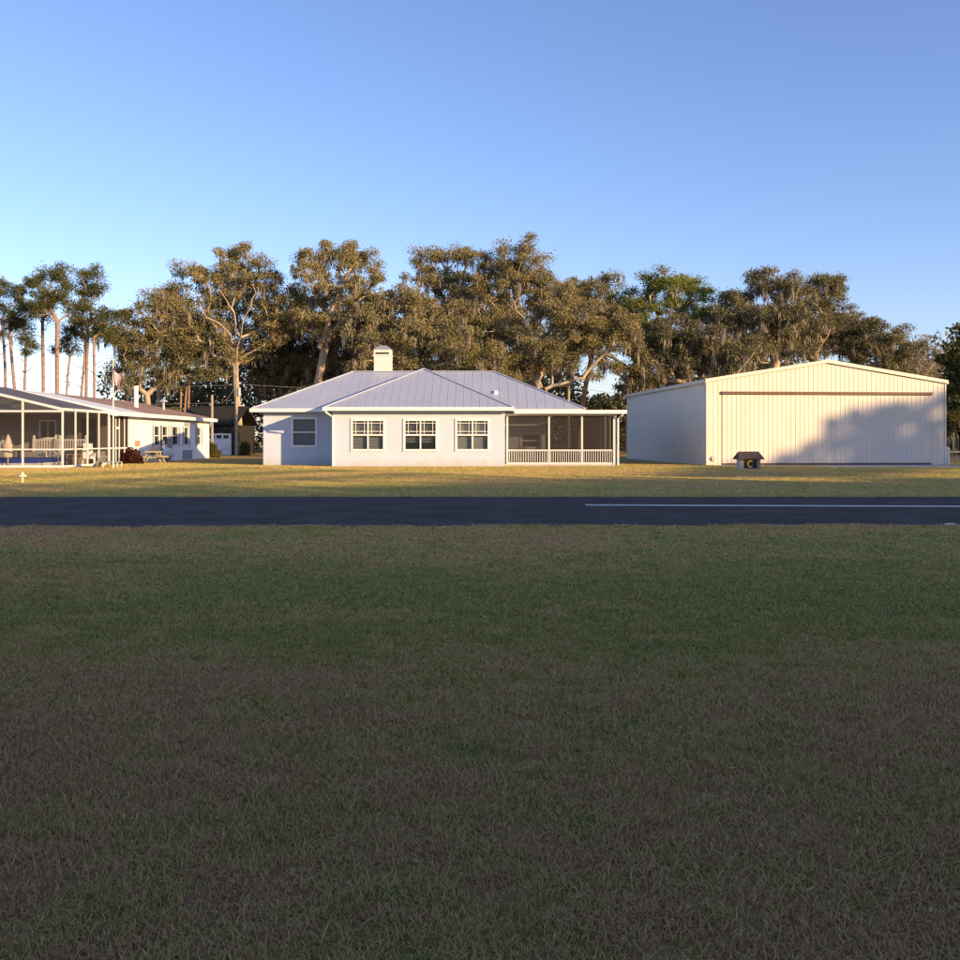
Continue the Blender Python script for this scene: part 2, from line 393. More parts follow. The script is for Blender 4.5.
def house_window(parent, MBf, w, y, cols, prairie, blind=0.0, stl='trim', tilt=.035):
    a0, a1, b0, b1 = w
    fw = 0.075; mid = (b0 + b1) / 2; holes = []
    cw = (a1 - a0 - fw) / cols
    for c in range(cols):
        l = a0 + fw + c * cw; r = l + cw - fw
        holes += [(l, r, b0 + fw, mid - fw / 2), (l, r, mid + fw / 2, b1 - fw)]
    fr = MBf().cells(a0 - .05, a1 + .05, b0 - .05, b1 + .05, holes, y - .05, y + .08, XZ).build('window', stl, parent)
    for (l, r, lo, hi) in holes:
        MBf().box(l, r, y + .02, y + .03, lo, hi).build('pane', 'glass', fr)
        if prairie and lo > mid:
            mw = 0.03; ins = (r - l) * .2
            for xx in (l + ins, r - ins): MBf().box(xx - mw / 2, xx + mw / 2, y - .012, y + .018, lo, hi).build('muntin', stl, fr)
            for zz in (lo + ins, hi - ins * .8): MBf().box(l, r, y - .010, y + .016, zz - mw / 2, zz + mw / 2).build('muntin', stl, fr)
    if blind is not None:
        b = MBf(); z = b0 + fw + blind * (b1 - b0)
        while z < b1 - fw:
            b.add([(a0 + fw, y + .14, z), (a1 - fw, y + .14, z), (a1 - fw, y + .19, z + tilt), (a0 + fw, y + .19, z + tilt)], [(0, 1, 2, 3)]); z += .075
        b.build('blind', 'blind', fr, 'stuff')
    return fr
for w, bl_, tl in zip(wins, (0.0, 0.22, 0.0), (.045, .03, .06)): house_window(house, H, w, FY, 2, True, bl_, 'trim', tl)
house_window(house, H, wingwin, WY, 1, False, 0.0, 'trim', .068)
house_window(house, H, porchwin, 57.2, 1, False)

# roof: a solid deck, then every metal sheet between two seams as a piece of its own
def roof_z(x, y):
    z1 = EZ + PITCH * min(x - RX0, RX1 - x, y - RY0, RY1 - y)
    z2 = EZ + PITCH * min(x - GX0, GX1 - x, y - GY, 99)
    return max(z1, z2 if y < RY else -9)
dk = H(); d = .05
P = lambda x, y, z: (x, y, z - d)
dk.add([P(RX0, RY0, EZ), P(RX1, RY0, EZ), P(RX1, RY1, EZ), P(RX0, RY1, EZ), P(RX0 + HW, RY, RIDGE_Z), P(RX1 - HW, RY, RIDGE_Z),
        (RX0, RY0, EZ - .16), (RX1, RY0, EZ - .16), (RX1, RY1, EZ - .16), (RX0, RY1, EZ - .16)],
       [(0, 1, 5, 4), (1, 2, 5), (2, 3, 4, 5), (3, 0, 4), (6, 9, 8, 7), (0, 6, 7, 1), (1, 7, 8, 2), (2, 8, 9, 3), (3, 9, 6, 0)])
roof = dk.build('roof', 'trim', house)
dk = H()
dk.add([P(GX0, GY, EZ), P(GX1, GY, EZ), P(CX, GY + HW, RIDGE_Z), P(CX, RY, RIDGE_Z), P(GX0, RY0 + .2, EZ), P(GX1, RY0 + .2, EZ),
        (GX0, GY, EZ - .16), (GX1, GY, EZ - .16), (GX0, RY0 + .2, EZ - .16), (GX1, RY0 + .2, EZ - .16)],
       [(0, 1, 2), (1, 5, 3, 2), (4, 0, 2, 3), (0, 6, 7, 1), (4, 8, 6, 0), (1, 7, 9, 5), (6, 8, 9, 7)])
dk.build('gable_deck', 'trim', roof)
def slope(fn, nrm, poly, step, off=0.0):
    s0 = min(p[0] for p in poly); s1 = max(p[0] for p in poly); s = s0 - off
    nrm = Vector(nrm).normalized(); up = nrm * .03
    while s < s1:
        c = clip_poly(poly, max(s, s0) + .004, min(s + step, s1) - .004)
        if len(c) >= 3:
            b = H(); b.prism([fn(*q) for q in c], (-nrm * -.0 + up * -1)[:])
            rb = clip_poly(poly, max(s, s0) + .004, min(s + .03, s1 - .004))
            if len(rb) >= 3 and s >= s0: b.prism([tuple(Vector(fn(*q)) - up * .5) for q in rb], (nrm * .024)[:])
            b.build('roof_panel', 'metal_roof', roof)
        s += step
zt = lambda t: EZ + PITCH * t
slope(lambda s, t: (s, RY0 + t, zt(t)), (0, -PITCH, 1), [(RX0, 0), (RX1, 0), (RX1 - HW, HW), (RX0 + HW, HW)], .53)
slope(lambda s, t: (RX1 - t, s, zt(t)), (PITCH, 0, 1), [(RY0, 0), (RY1, 0), (RY, HW)], .53)
slope(lambda s, t: (RX0 + t, s, zt(t)), (-PITCH, 0, 1), [(RY0, 0), (RY1, 0), (RY, HW)], .53)
slope(lambda s, t: (s, RY1 - t, zt(t)), (0, PITCH, 1), [(RX0, 0), (RX1, 0), (RX1 - HW, HW), (RX0 + HW, HW)], .53)
slope(lambda s, t: (s, GY + t, zt(t)), (0, -PITCH, 1), [(GX0, 0), (GX1, 0), (CX, HW)], .45)
slope(lambda s, t: (GX0 + t, s, zt(t)), (-PITCH, 0, 1), [(GY, 0), (GY + HW, HW), (RY, HW), (RY0, 0)], .53)
slope(lambda s, t: (GX1 - t, s, zt(t)), (PITCH, 0, 1), [(GY, 0), (GY + HW, HW), (RY, HW), (RY0, 0)], .53)
def cap(a, b): H().bar((a[0], a[1], a[2] + .02), (b[0], b[1], b[2] + .02), .16, .035).build('ridge_cap', 'metal_roof', roof)
cap((RX0 + HW, RY, RIDGE_Z), (RX1 - HW, RY, RIDGE_Z)); cap((CX, GY + HW, RIDGE_Z), (CX, RY - .1, RIDGE_Z))
for a in ((RX0, RY0), (RX0, RY1)): cap((a[0], a[1], EZ), (RX0 + HW, RY, RIDGE_Z))
for a in ((RX1, RY0), (RX1, RY1)): cap((a[0], a[1], EZ), (RX1 - HW, RY, RIDGE_Z))
for a in (GX0, GX1): cap((a, GY, EZ), (CX, GY + HW, RIDGE_Z))
# gutters and fascia
H().box(GX0 - .06, GX1 + .06, GY - .10, GY - .003, EZ - .20, EZ - .0).build('gutter', 'trim', roof)
H().box(RX0 - .06, GX0 - .002, RY0 - .10, RY0 - .003, EZ - .20, EZ - .0).build('gutter', 'trim', roof)
H().box(GX0 - .09, GX0 - .003, GY, RY0 - .11, EZ - .19, EZ - .005).build('gutter', 'trim', roof)
H().box(GX1 + .003, GX1 + .08, GY, RY0 - .11, EZ - .19, EZ - .005).build('gutter', 'trim', roof)
H().box(RX0 - .08, RX0 - .003, RY0, RY1, EZ - .19, EZ - .005).build('gutter', 'trim', roof)
def spout(pts): 
    b = H()
    b.tube(pts, .055, 6); b.build('downspout', 'trim', house)
spout([(GX0 + .1, GY - .04, EZ - .2), (GX0 + .14, GY - .02, EZ - .3), (BX0 + .02, FY - .07, EZ - .55), (BX0 + .02, FY - .07, .05)])
# chimney and vent
c0, c1 = gx(375, 61.5), gx(391.5, 61.5); ch_top = gz(350, 61.5)
chim = H().box(c0, c1, 60.9, 62.1, RIDGE_Z - .5, ch_top).build('chimney', 'chimney', roof)
H().box(c0 - .05, c1 + .05, 60.85, 62.15, ch_top - .42, ch_top - .36).build('chimney_band', 'trim', roof)
H().box(c0 + .1, c1 - .1, 60.888, 60.92, ch_top - .32, ch_top - .2).build('chimney_slot', 'dark', roof)
b = H(); b.add([(c0 - .06, 60.84, ch_top), (c1 + .06, 60.84, ch_top), (c1 + .06, 62.16, ch_top), (c0 - .06, 62.16, ch_top), ((c0 + c1) / 2 - .2, 61.4, ch_top + .28), ((c0 + c1) / 2 + .2, 61.4, ch_top + .28), ((c0 + c1) / 2 + .2, 61.6, ch_top + .28), ((c0 + c1) / 2 - .2, 61.6, ch_top + .28)],
      [(3, 2, 1, 0), (0, 1, 5, 4), (1, 2, 6, 5), (2, 3, 7, 6), (3, 0, 4, 7), (4, 5, 6, 7)]); b.build('chimney_cap', 'steel', roof)
vx = gx(496, 57.2); vz = roof_z(vx, 57.2)
H().prism([(vx - .11, 57.0, vz - .15), (vx + .11, 57.0, vz - .15), (vx + .11, 57.0, vz + .06), (vx - .11, 57.0, vz + .06)], (0, .35, .1)).build('roof_vent', 'trim', roof)
# screened porch
PY = 54.0; PXR = gx(615.5, PY); porch_top = 2.98
H().box(BX1 + .01, PXR + .05, PY - .08, 63.0, .0, .13).build('porch_floor', 'concrete', house)
pr = H().prism([(GX1 + .1, PY - .45, 3.0), (gx(625, PY), PY - .45, 3.0), (gx(625, PY), 63.4, 3.1), (RX1 + .1, 63.4, 3.1), (RX1 + .1, RY0 - .15, 3.02), (GX1 + .1, RY0 - .15, 3.02)], (0, 0, .13)).build('porch_roof', 'trim', house)
H().box(GX1 + .12, gx(625, PY) + .03, PY - .53, PY - .453, 2.96, 3.17).build('porch_gutter', 'trim', house)
H().box(BX1 + .02, PXR + .06, PY - .05, PY + .05, 2.84, 2.99).build('porch_beam', 'alu', house)
bays = [gx(p, PY) for p in (507.3, 549, 582, 614.5)]
railz = gz(450.3, PY)
for i, x in enumerate(bays):
    w = .05 if i < 3 else .085
    H().box(x - w, x + w, PY - w + .01, PY + w - .01, .13, 2.84).build('porch_post', 'alu', house)
for i in range(3):
    a, b_ = bays[i] + (.05 if i else .05), bays[i + 1] - (.05 if i < 2 else .085)
    H().box(a, b_, PY - .03, PY + .03, railz - .04, railz + .04).build('porch_rail', 'alu', house)
    H().box(a, b_, PY - .03, PY + .03, .13, .23).build('porch_rail', 'alu', house)
    H().box(a, b_, PY + .002, PY + .006, .23, railz - .04).build('porch_screen', 'screen', house)
    H().box(a, b_, PY + .002, PY + .006, railz + .04, 2.84).build('porch_screen', 'screen', house)
    bl = H(); n = int((b_ - a) / .125)
    for k in range(n):
        x = a + (k + .5) * (b_ - a) / n; bl.box(x - .016, x + .016, PY - .024, PY - .004, .23, railz - .04)
    bl.build('balustrade', 'alu', house, 'stuff')
for y in (56.2, 58.4, 60.6, 62.9):
    H().box(PXR - .05, PXR + .05, y - .05, y + .05, .13, 3.0).build('porch_post', 'alu', house)
for y0, y1 in ((54.1, 56.15), (56.25, 58.35), (58.45, 60.55), (60.65, 62.85)):
    H().box(PXR - .02, PXR + .02, y0, y1, railz - .04, railz + .04).build('porch_rail', 'alu', house)
    H().box(PXR - .003, PXR + .003, y0, y1, .13, railz - .04).build('porch_screen', 'screen', house)
    H().box(PXR - .003, PXR + .003, y0, y1, railz + .04, 2.98).build('porch_screen', 'screen', house)
for x in (4.0, 5.6, 6.4):
    H().box(x - .04, x + .04, 62.85, 62.95, .13, 3.0).build('porch_post', 'alu', house)
H().box(4.05, PXR - .06, 62.88, 62.92, railz - .04, railz + .04).build('porch_rail', 'alu', house)
H().box(4.05, PXR - .06, 62.84, 62.845, .13, 3.0).build('porch_screen', 'screen', house)
spout([(PXR + .35, PY - .48, 2.98), (PXR + .3, PY - .4, 2.85), (PXR + .12, PY - .12, 2.7), (PXR + .12, PY - .12, .06)])

# a few things on the porch
def porch_chair(x, y, rz, label):
    t = thing('porch_chair', label, 'chair', (x, y, .13), rz)
    L_ = lambda: MB()
    for sx in (-1, 1):
        for sy in (-1, 1): L_().box(sx * .25 - .02, sx * .25 + .02, sy * .25 - .02, sy * .25 + .02, 0, .42 if sy < 0 else .40).build('leg', 'steel', t)
    L_().box(-.28, .28, -.28, .28, .42, .48).build('seat', 'wicker', t)
    b = L_(); b.add([(-.28, .24, .48), (.28, .24, .48), (.28, .36, 1.0), (-.28, .36, 1.0), (-.28, .29, .48), (.28, .29, .48), (.28, .41, 1.0), (-.28, .41, 1.0)],
          [(0, 1, 2, 3), (7, 6, 5, 4), (0, 4, 5, 1), (1, 5, 6, 2), (2, 6, 7, 3), (3, 7, 4, 0)]); b.build('backrest', 'wicker', t)
porch_chair(2.6, 55.8, 0.4, 'dark porch chair behind the screen below the porch window')
porch_chair(4.6, 56.0, -0.5, 'dark porch chair behind the middle screen bay of the porch')

# ------------------------------------------------------------------ hangar
HR = math.atan2(1.25, 14.3); HO = (13.02, 55.1, 0)
hangar = thing('hangar', 'large cream ribbed steel hangar with a wide door', 'hangar', HO, HR)
HWD = 14.33; HD = 19.2; HE = 4.94; HP = 6.08
topz = lambda x: HE + (HP - HE) * (1 - abs(x - HWD / 2) / (HWD / 2))
def ribbed(a0, a1, zb, zt_, y, f, phase=0.0, pitch=.27, extra=()):
    """ribbed steel sheet with thickness; profile along a, rib towards -y"""
    prof = []
    k = math.floor((a0 - phase) / pitch) - 1
    cuts = [a0, a1, *extra]
    brk = [(0, 0), (.10, 0), (.118, .018), (.155, .018), (.173, 0)]
    def yo(a):
        t = (a - phase) % pitch
        if t < .10 or t > .173: return 0
        if t < .118: return (t - .10) / .018 * .018
        if t < .155: return .018
        return (.173 - t) / .018 * .018
    As = set(c for c in cuts if a0 <= c <= a1)
    while phase + k * pitch < a1:
        for t, _ in brk:
            a = phase + k * pitch + t
            if a0 < a < a1: As.add(a)
        k += 1
    As = sorted(As); vs = []; fs = []
    for a in As:
        z1 = zt_(a) if callable(zt_) else zt_; z0 = zb(a) if callable(zb) else zb
        vs += [f(a, y - yo(a), z0), f(a, y - yo(a), z1), f(a, y + .05, z1), f(a, y + .05, z0)]
    for i in range(len(As) - 1):
        b, c = 4 * i, 4 * i + 4
        fs += [(b, c, c + 1, b + 1), (b + 1, c + 1, c + 2, b + 2), (b + 2, c + 2, c + 3, b + 3), (b + 3, c + 3, c, b)]
    e = 4 * (len(As) - 1); fs += [(0, 1, 2, 3), (e, e + 3, e + 2, e + 1)]
    return vs, fs
fr = lambda a, y, z: (a, y, z); sdL = lambda a, y, z: (y, HD - a, z); sdR = lambda a, y, z: (HWD - y, a, z); bk = lambda a, y, z: (HWD - a, HD - y, z)
DX0, DX1, DZ = .86, 13.50, 4.12
def hp(name, m, args, kw={}):
    b = MB(); b.add(*ribbed(*args, **kw)); return b.build(name, m, hangar)
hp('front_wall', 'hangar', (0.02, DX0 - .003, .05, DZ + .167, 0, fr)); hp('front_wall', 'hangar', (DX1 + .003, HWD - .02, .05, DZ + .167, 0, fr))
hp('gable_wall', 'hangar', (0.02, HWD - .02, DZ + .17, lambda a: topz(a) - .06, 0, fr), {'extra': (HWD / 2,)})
door = hp('hangar_door', 'hangar', (DX0 + .03, DX1 - .03, .16, DZ - .03, -.03, fr))
MB().box(DX0, DX1, -.13, .045, DZ + .005, DZ + .165).build('door_header_rail', 'brown_rail', hangar)
MB().box(DX0 + .04, DX1 - .04, -.028, .02, .02, .155).build('door_gap_shade', 'brown_rail', hangar)  # dark strip standing in for the shadowed gap under the door
hp('side_wall', 'hangar_shaded', (.06, HD - .02, .05, HE - .1, 0, sdL)); hp('side_wall', 'hangar_shaded', (.06, HD - .02, .05, HE - .1, 0, sdR))
hp('rear_wall', 'hangar_shaded', (.06, HWD - .06, .05, lambda a: topz(a) - .06, 0, bk), {'extra': (HWD / 2,)})
for x in (-.05, HWD - .03): MB().box(x, x + .08, -.05, .03, .03, HE - .02).build('corner_trim', 'hangar', hangar)
for sgn in (0, 1):
    xa, xb = (-.12, HWD / 2) if sgn == 0 else (HWD / 2, HWD + .12)
    za, zb = (HE - .019, HP) if sgn == 0 else (HP, HE - .019)
    ro = MB(); n = 24
    ro.add([(xa, -.10, za), (xb, -.10, zb), (xb, HD + .1, zb), (xa, HD + .1, za), (xa, -.10, za + .06), (xb, -.10, zb + .06), (xb, HD + .1, zb + .06), (xa, HD + .1, za + .06)],
           [(3, 2, 1, 0), (4, 5, 6, 7), (0, 1, 5, 4), (1, 2, 6, 5), (2, 3, 7, 6), (3, 0, 4, 7)])
    ro.build('roof', 'hangar_shaded', hangar)
    MB().add([(xa, -.14, za - .12), (xb, -.14, zb - .12), (xb, -.14, zb + .075), (xa, -.14, za + .075), (xa, -.103, za - .12), (xb, -.103, zb - .12), (xb, -.103, zb + .075), (xa, -.103, za + .075)],
             [(0, 1, 2, 3), (7, 6, 5, 4), (0, 4, 5, 1), (1, 5, 6, 2), (2, 6, 7, 3), (3, 7, 4, 0)]).build('rake_trim', 'hangar', hangar)
for x in (-.17, HWD + .07): MB().box(x, x + .10, -.09, HD + .09, HE - .17, HE - .03).build('eave_trim', 'hangar', hangar)
MB().box(-.06, HWD + .06, -.04, HD, 0.0, .045).build('slab', 'concrete', hangar)
# faucet-like round fitting low on the front wall
b = MB(); b.lathe((.35, -.05, .42), [(.11, -.06), (.14, -.03), (.14, 0), (.06, .05)], 14, 'y')
b.build('wall_fitting', 'steel', hangar)
hc, hs = math.cos(HR), math.sin(HR)
def hw(x, y): return (HO[0] + hc * x - hs * y, HO[1] + hs * x + hc * y)
p = [hw(.6, -1.2), hw(5.0, -1.2), hw(5.6, -4.2), hw(14.2, -4.2), hw(14.2, -.06), hw(.6, -.06)]
prop(MB().prism([(q[0], q[1], .0) for q in p], (0, 0, .035)).build('apron', 'concrete'), kind='structure')

# taxiway marker shaped like a little roofed box with the letter C
SX, SY = gx(748.5, 48.0), 48.0
sg = thing('taxiway_sign', 'small roofed box sign with a yellow letter C on black', 'sign', (SX, SY, 0), .05)
W2 = .50
MB().box(-W2, W2, -.28, .28, 0, .55).build('body', 'stucco', sg)
MB().box(-W2, W2, -.31, -.283, 0, .08).build('base_board', 'pale_wood', sg)
MB().box(-W2 - .01, -W2 + .16, -.31, -.283, .08, .55).build('side_board', 'pale_wood', sg)
MB().box(W2 - .16, W2 + .01, -.31, -.283, .08, .55).build('side_board', 'pale_wood', sg)
MB().box(-.33, .33, -.30, -.283, .10, .53).build('sign_panel', 'dark', sg)
b = MB(); n = 22; vs = []; fs = []
for i in range(n + 1):
    t = math.radians(48 + i * (264 / n)); 
    for r in (.185, .115):
        vs.append((math.cos(t) * r * .86, -.318, .315 + math.sin(t) * r)); vs.append((math.cos(t) * r * .86, -.302, .315 + math.sin(t) * r))
for i in range(n):
    a = 4 * i; c = a + 4
    fs += [(a, a + 2, c + 2, c), (a, c, c + 1, a + 1), (a + 2, a + 3, c + 3, c + 2)]
b.add(vs, fs); b.build('letter', 'yellow', sg)
b = MB(); e = .16
b.add([(-W2 - .16, -.45, .53), (W2 + .16, -.45, .53), (W2 + .16, .45, .53), (-W2 - .16, .45, .53), (-W2 - .02, 0, .93), (W2 + .02, 0, .93), (-W2 - .16, -.45, .57), (W2 + .16, -.45, .57), (W2 + .16, .45, .57), (-W2 - .16, .45, .57)],
      [(3, 2, 1, 0), (6, 7, 5, 4), (7, 8, 5), (8, 9, 4, 5), (9, 6, 4), (0, 1, 7, 6), (1, 2, 8, 7), (2, 3, 9, 8), (3, 0, 6, 9)])
b.build('roof', mat('grey_shingle', (.075, .06, .06), .95, .3, 14, .5, 40), sg)

# white post and wooden rail fence beside the hangar's right corner
t = thing('white_post', 'short white capped post standing at the hangar corner', 'post', (gx(947.3, 57), 57, 0))
MB().lathe((0, 0, 0), [(.13, 0), (.13, .92)], 12).build('pipe', 'tank', t); MB().lathe((0, 0, 0), [(.155, .92), (.155, .98), (.10, 1.05), (.02, 1.08)], 12).build('cap', 'tank', t)
t = thing('wooden_fence', 'weathered wooden rail fence beyond the hangar corner', 'fence', (29.2, 60, 0))
for x in (0, 1.6, 3.2, 4.8, 6.4): MB().box(x - .06, x + .06, -.06, .06, 0, 1.05 + .05 * math.sin(x * 3)).build('fence_post', 'pale_wood', t)
for i in range(4):
    for z in (.35, .75): MB().box(i * 1.6 + .06, i * 1.6 + 1.54, -.03, .03, z - .06, z + .06).build('fence_rail', 'pale_wood', t)

# ------------------------------------------------------------------ white home with the pool cage, on the left
NL = (-25, 67, 0)
home = thing('manufactured_home', 'white home with brown shingle roof and dark shuttered windows', 'house', NL)
def Nn(): return MB(NL)
NX1 = -22.0; NX0 = -34.0; NRX = -28.0; NYP = 57.0; NYF = 60.2; NYB = 78.0; NZ = 3.12; NS = .21
YZ = lambda a, b, d: (d, a, b)
def ypx(px): return 960 * 22.0 / (480 - px)
hw_spec = [(154, 159.6, 425, 446), (162, 167.5, 425.5, 444), (172, 178, 426, 440), (184, 188.6, 426, 445), (196.8, 200.8, 427.5, 444)]
hol = []
for a, b_, t_, bt in hw_spec:
    y0, y1 = ypx(a), ypx(b_); hol.append((y0, y1, 1.10, 2.45))
Nn().cells(NYF, NYB, 0, NZ, hol, NX1, NX1 - .18, YZ).build('side_wall', 'home_wall', home)
for i, (y0, y1, z0, z1) in enumerate(hol):
    mid = (z0 + z1) / 2
    fr_ = Nn().cells(y0 - .05, y1 + .05, z0 - .05, z1 + .05, [(y0 + .05, y1 - .05, z0 + .05, mid - .03), (y0 + .05, y1 - .05, mid + .03, z1 - .05)], NX1 + .03, NX1 - .06, YZ).build('window', 'trim', home)
    Nn().box(NX1 - .05, NX1 - .04, y0 + .05, y1 - .05, z0 + .05, mid - .03).build('pane', 'glass', fr_)
    Nn().box(NX1 - .05, NX1 - .04, y0 + .05, y1 - .05, mid + .03, z1 - .05).build('pane', 'glass', fr_)
    for ys in (y0 - .36, y1 + .08):
        Nn().box(NX1 + .002, NX1 + .03, ys, ys + .27, z0 - .04, z1 + .04).build('shutter', 'shutter', home)
    if i == 3:
        pts = [(NX1 + .002, (y0 + y1) / 2 + .55 * (y1 - y0) * math.cos(math.radians(a)), z1 + .06 + .34 * math.sin(math.radians(a))) for a in range(0, 181, 15)]
        Nn().prism(pts, (.03, 0, 0)).build('window_arch', 'shutter', home)
Nn().box(NX1 + .002, NX1 + .03, ypx(182.5), ypx(192), .05, .72).build('crawl_space_door', 'shutter', home)
Nn().box(NX1 + .002, NX1 + .14, ypx(134.5), ypx(138), 1.12, 1.45).build('electric_box', 'redbox', home)
# front wall under the porch
Nn().cells(NX0, NX1 - .19, 0, NZ, [(-27.6, -26.6, 1.6, 2.7), (-25.0, -24.1, .85, 2.85)], NYF, NYF + .18, XZ).build('porch_wall', 'taupe', home)
Nn().box(-25.0, -24.1, NYF + .05, NYF + .1, .85, 2.85).build('door', 'dark', home)
wf = Nn().cells(-27.65, -26.55, 1.55, 2.75, [(-27.55, -27.13, 1.65, 2.65), (-27.07, -26.65, 1.65, 2.65)], NYF - .03, NYF + .1, XZ).build('window', 'trim', home)
for a, b_ in ((-27.55, -27.13), (-27.07, -26.65)): Nn().box(a, b_, NYF + .02, NYF + .03, 1.65, 2.65).build('pane', 'glass', wf)
Nn().box(NX0, NX1 - .2, NYB - .2, NYB, 0, NZ).build('rear_wall', 'home_wall', home)
Nn().box(NX0, NX0 + .2, NYF + .2, NYB - .2, 0, NZ).build('side_wall', 'home_wall', home)
# gable wall above porch
gz_ = lambda x: NZ + NS * (6.4 - abs(x - NRX))
Nn().prism([(NX0 + .1, NYP + .15, NZ + .02), (NX1, NYP + .15, NZ + .02), (NX1, NYP + .15, gz_(NX1) - .08), (NRX, NYP + .15, gz_(NRX) - .08), (NX0 + .1, NYP + .15, gz_(NX0 + .1) - .08)], (0, .12, 0)).build('gable', 'home_wall', home)
# roof
nroof = None
for sgn in (1, -1):
    xe = NRX + sgn * 6.5
    YS = 62.4
    q = [(xe, YS + .01, gz_(xe)), (NRX, YS + .01, gz_(NRX)), (NRX, NYB + .3, gz_(NRX)), (xe, NYB + .3, gz_(xe))]
    o = Nn().prism(q, (0, 0, .09)).build('roof', 'shingle', home)
    q = [(xe, NYP - .05, gz_(xe)), (NRX, NYP - .05, gz_(NRX)), (NRX, YS, gz_(NRX)), (xe, YS, gz_(xe))]
    Nn().prism(q, (0, 0, .085)).build('porch_roof', 'trim', home)
    if nroof is None: nroof = o
    Nn().prism([(xe, NYP - .13, gz_(xe) - .2), (NRX, NYP - .13, gz_(NRX) - .2), (NRX, NYP - .13, gz_(NRX) + .13), (xe, NYP - .13, gz_(xe) + .13)], (0, .075, 0)).build('rake_board', 'trim', home)
    Nn().box(xe + .004 if sgn > 0 else xe - .10, xe + .10 if sgn > 0 else xe - .004, NYP - .05, NYB + .3, gz_(xe) - .16, gz_(xe) + .08).build('eave_gutter', 'trim', home)
Nn().box(NX0, NX1 - .01, NYP, NYB, NZ + .003, NZ + .015).build('ceiling', 'trim', home)
Nn().lathe((gx(136, 68.5), 68.5, 0), [(.16, 3.6), (.16, gz(388, 68.5)), (.19, gz(388, 68.5)), (.19, gz(386, 68.5))], 12).build('vent_pipe', 'tank', home)
Nn().lathe((-24.4, 74, 0), [(.10, 3.6), (.10, 4.35), (.35, 4.4), (.25, 4.55), (.05, 4.6)], 12).build('turbine_vent', 'steel', home)
# porch screens on the side, 57 to 60 m
Nn().box(NX1 - .06, NX1, NYP, NYP + .12, .1, NZ).build('porch_post', 'alu', home)
for y in (58.0, 58.55, 59.4, 60.05): Nn().box(NX1 - .06, NX1, y, y + .1, .1, NZ).build('porch_post', 'alu', home)
Nn().box(NX1 - .05, NX1 - .01, 58.1, 58.55, 2.15, 2.3).build('door_rail', 'alu', home)
for a, b_ in ((57.12, 58.0), (58.1, 58.55), (58.65, 59.4), (59.5, 60.05)):
    Nn().box(NX1 - .05, NX1 - .01, a, b_, .95, 1.04).build('porch_rail', 'alu', home)
    Nn().box(NX1 - .034, NX1 - .03, a, b_, .1, .95).build('porch_screen', 'screen', home)
    Nn().box(NX1 - .034, NX1 - .03, a, b_, 1.04, NZ).build('porch_screen', 'screen', home)
# deck with railing
Nn().box(NX0, NX1 - .2, 56.0, NYF, .05, .82).build('deck', 'taupe', home)
DY = 56.1
for x in (gx(34, DY), gx(60, DY), gx(3, DY), gx(86, DY), -30, -32):
    Nn().box(x - .06, x + .06, DY - .06, DY + .06, .82, 1.6).build('deck_post', 'alu', home)
    Nn().lathe((x, DY, 0), [(.05, 1.6), (.09, 1.66), (.07, 1.74), (.01, 1.78)], 8).build('post_finial', 'alu', home)
for a, b_ in ((gx(34, DY), gx(60, DY)), (gx(60, DY), gx(86, DY)), (-30, gx(3, DY))):
    for z in (.90, 1.5): Nn().box(a + .06, b_ - .06, DY - .035, DY + .035, z - .04, z + .04).build('deck_rail', 'alu', home)
    bl = Nn(); n = int((b_ - a) / .15)
    for k in range(1, n): x = a + k * (b_ - a) / n; bl.box(x - .02, x + .02, DY - .02, DY + .02, .94, 1.46)
    bl.build('deck_balusters', 'alu', home, 'stuff')

# pool cage
cage = thing('pool_cage', 'white framed screen enclosure around the pool', 'screen enclosure', (-26, 53.8, 0))
CO = (-26, 53.8, 0)
def Cc(): return MB(CO)
CY = 50.6; CZ = 3.12
cz = lambda x: CZ + .235 * (6 - abs(x + 28.0))
PXS = [-22.0, -24.1, -26.2, -28.0, -29.8, -31.9, -34.0]
for x in PXS:
    Cc().box(x - .042, x + .042, CY - .04, CY + .04, 0.0, cz(x) - .05).build('post', 'alu', cage)
for i in range(len(PXS) - 1):
    a, b_ = PXS[i + 1] + .055, PXS[i] - .055
    for z, h in ((.10, .06), (1.0, .035), (CZ - .1, .05)):
        Cc().box(a, b_, CY - .03, CY + .03, z - h, z + h).build('rail', 'alu', cage)
    Cc().box(a, b_, CY + .002, CY + .006, .16, .96).build('screen', 'screen_thin', cage)
    Cc().box(a, b_, CY + .002, CY + .006, 1.04, CZ - .16).build('screen', 'screen_thin', cage)
    Cc().bar((PXS[i + 1], CY, cz(PXS[i + 1])), (PXS[i], CY, cz(PXS[i])), .1, .13).build('rafter', 'alu', cage)
    for yy in (52.2, 53.8, 55.4, 56.8):
        Cc().bar((PXS[i + 1], yy, cz(PXS[i + 1])), (PXS[i], yy, cz(PXS[i])), .06, .10).build('rafter', 'alu', cage)
    q = [(PXS[i + 1], CY + .06, cz(PXS[i + 1]) + .055), (PXS[i], CY + .06, cz(PXS[i]) + .055), (PXS[i], 56.85, cz(PXS[i]) + .055), (PXS[i + 1], 56.85, cz(PXS[i + 1]) + .055)]
    Cc().prism(q, (0, 0, .006)).build('roof_screen', 'screen_roof', cage)
    Cc().bar((PXS[i], CY + .05, cz(PXS[i]) - .0), (PXS[i], 56.8, cz(PXS[i]) - .0), .05, .08).build('purlin', 'alu', cage)
SYs = [50.6, 52.2, 53.8, 55.4, 56.85]
for i, y in enumerate(SYs[1:]):
    Cc().box(-22.04, -21.96, y - .04, y + .04, 0, CZ - .05).build('post', 'alu', cage)
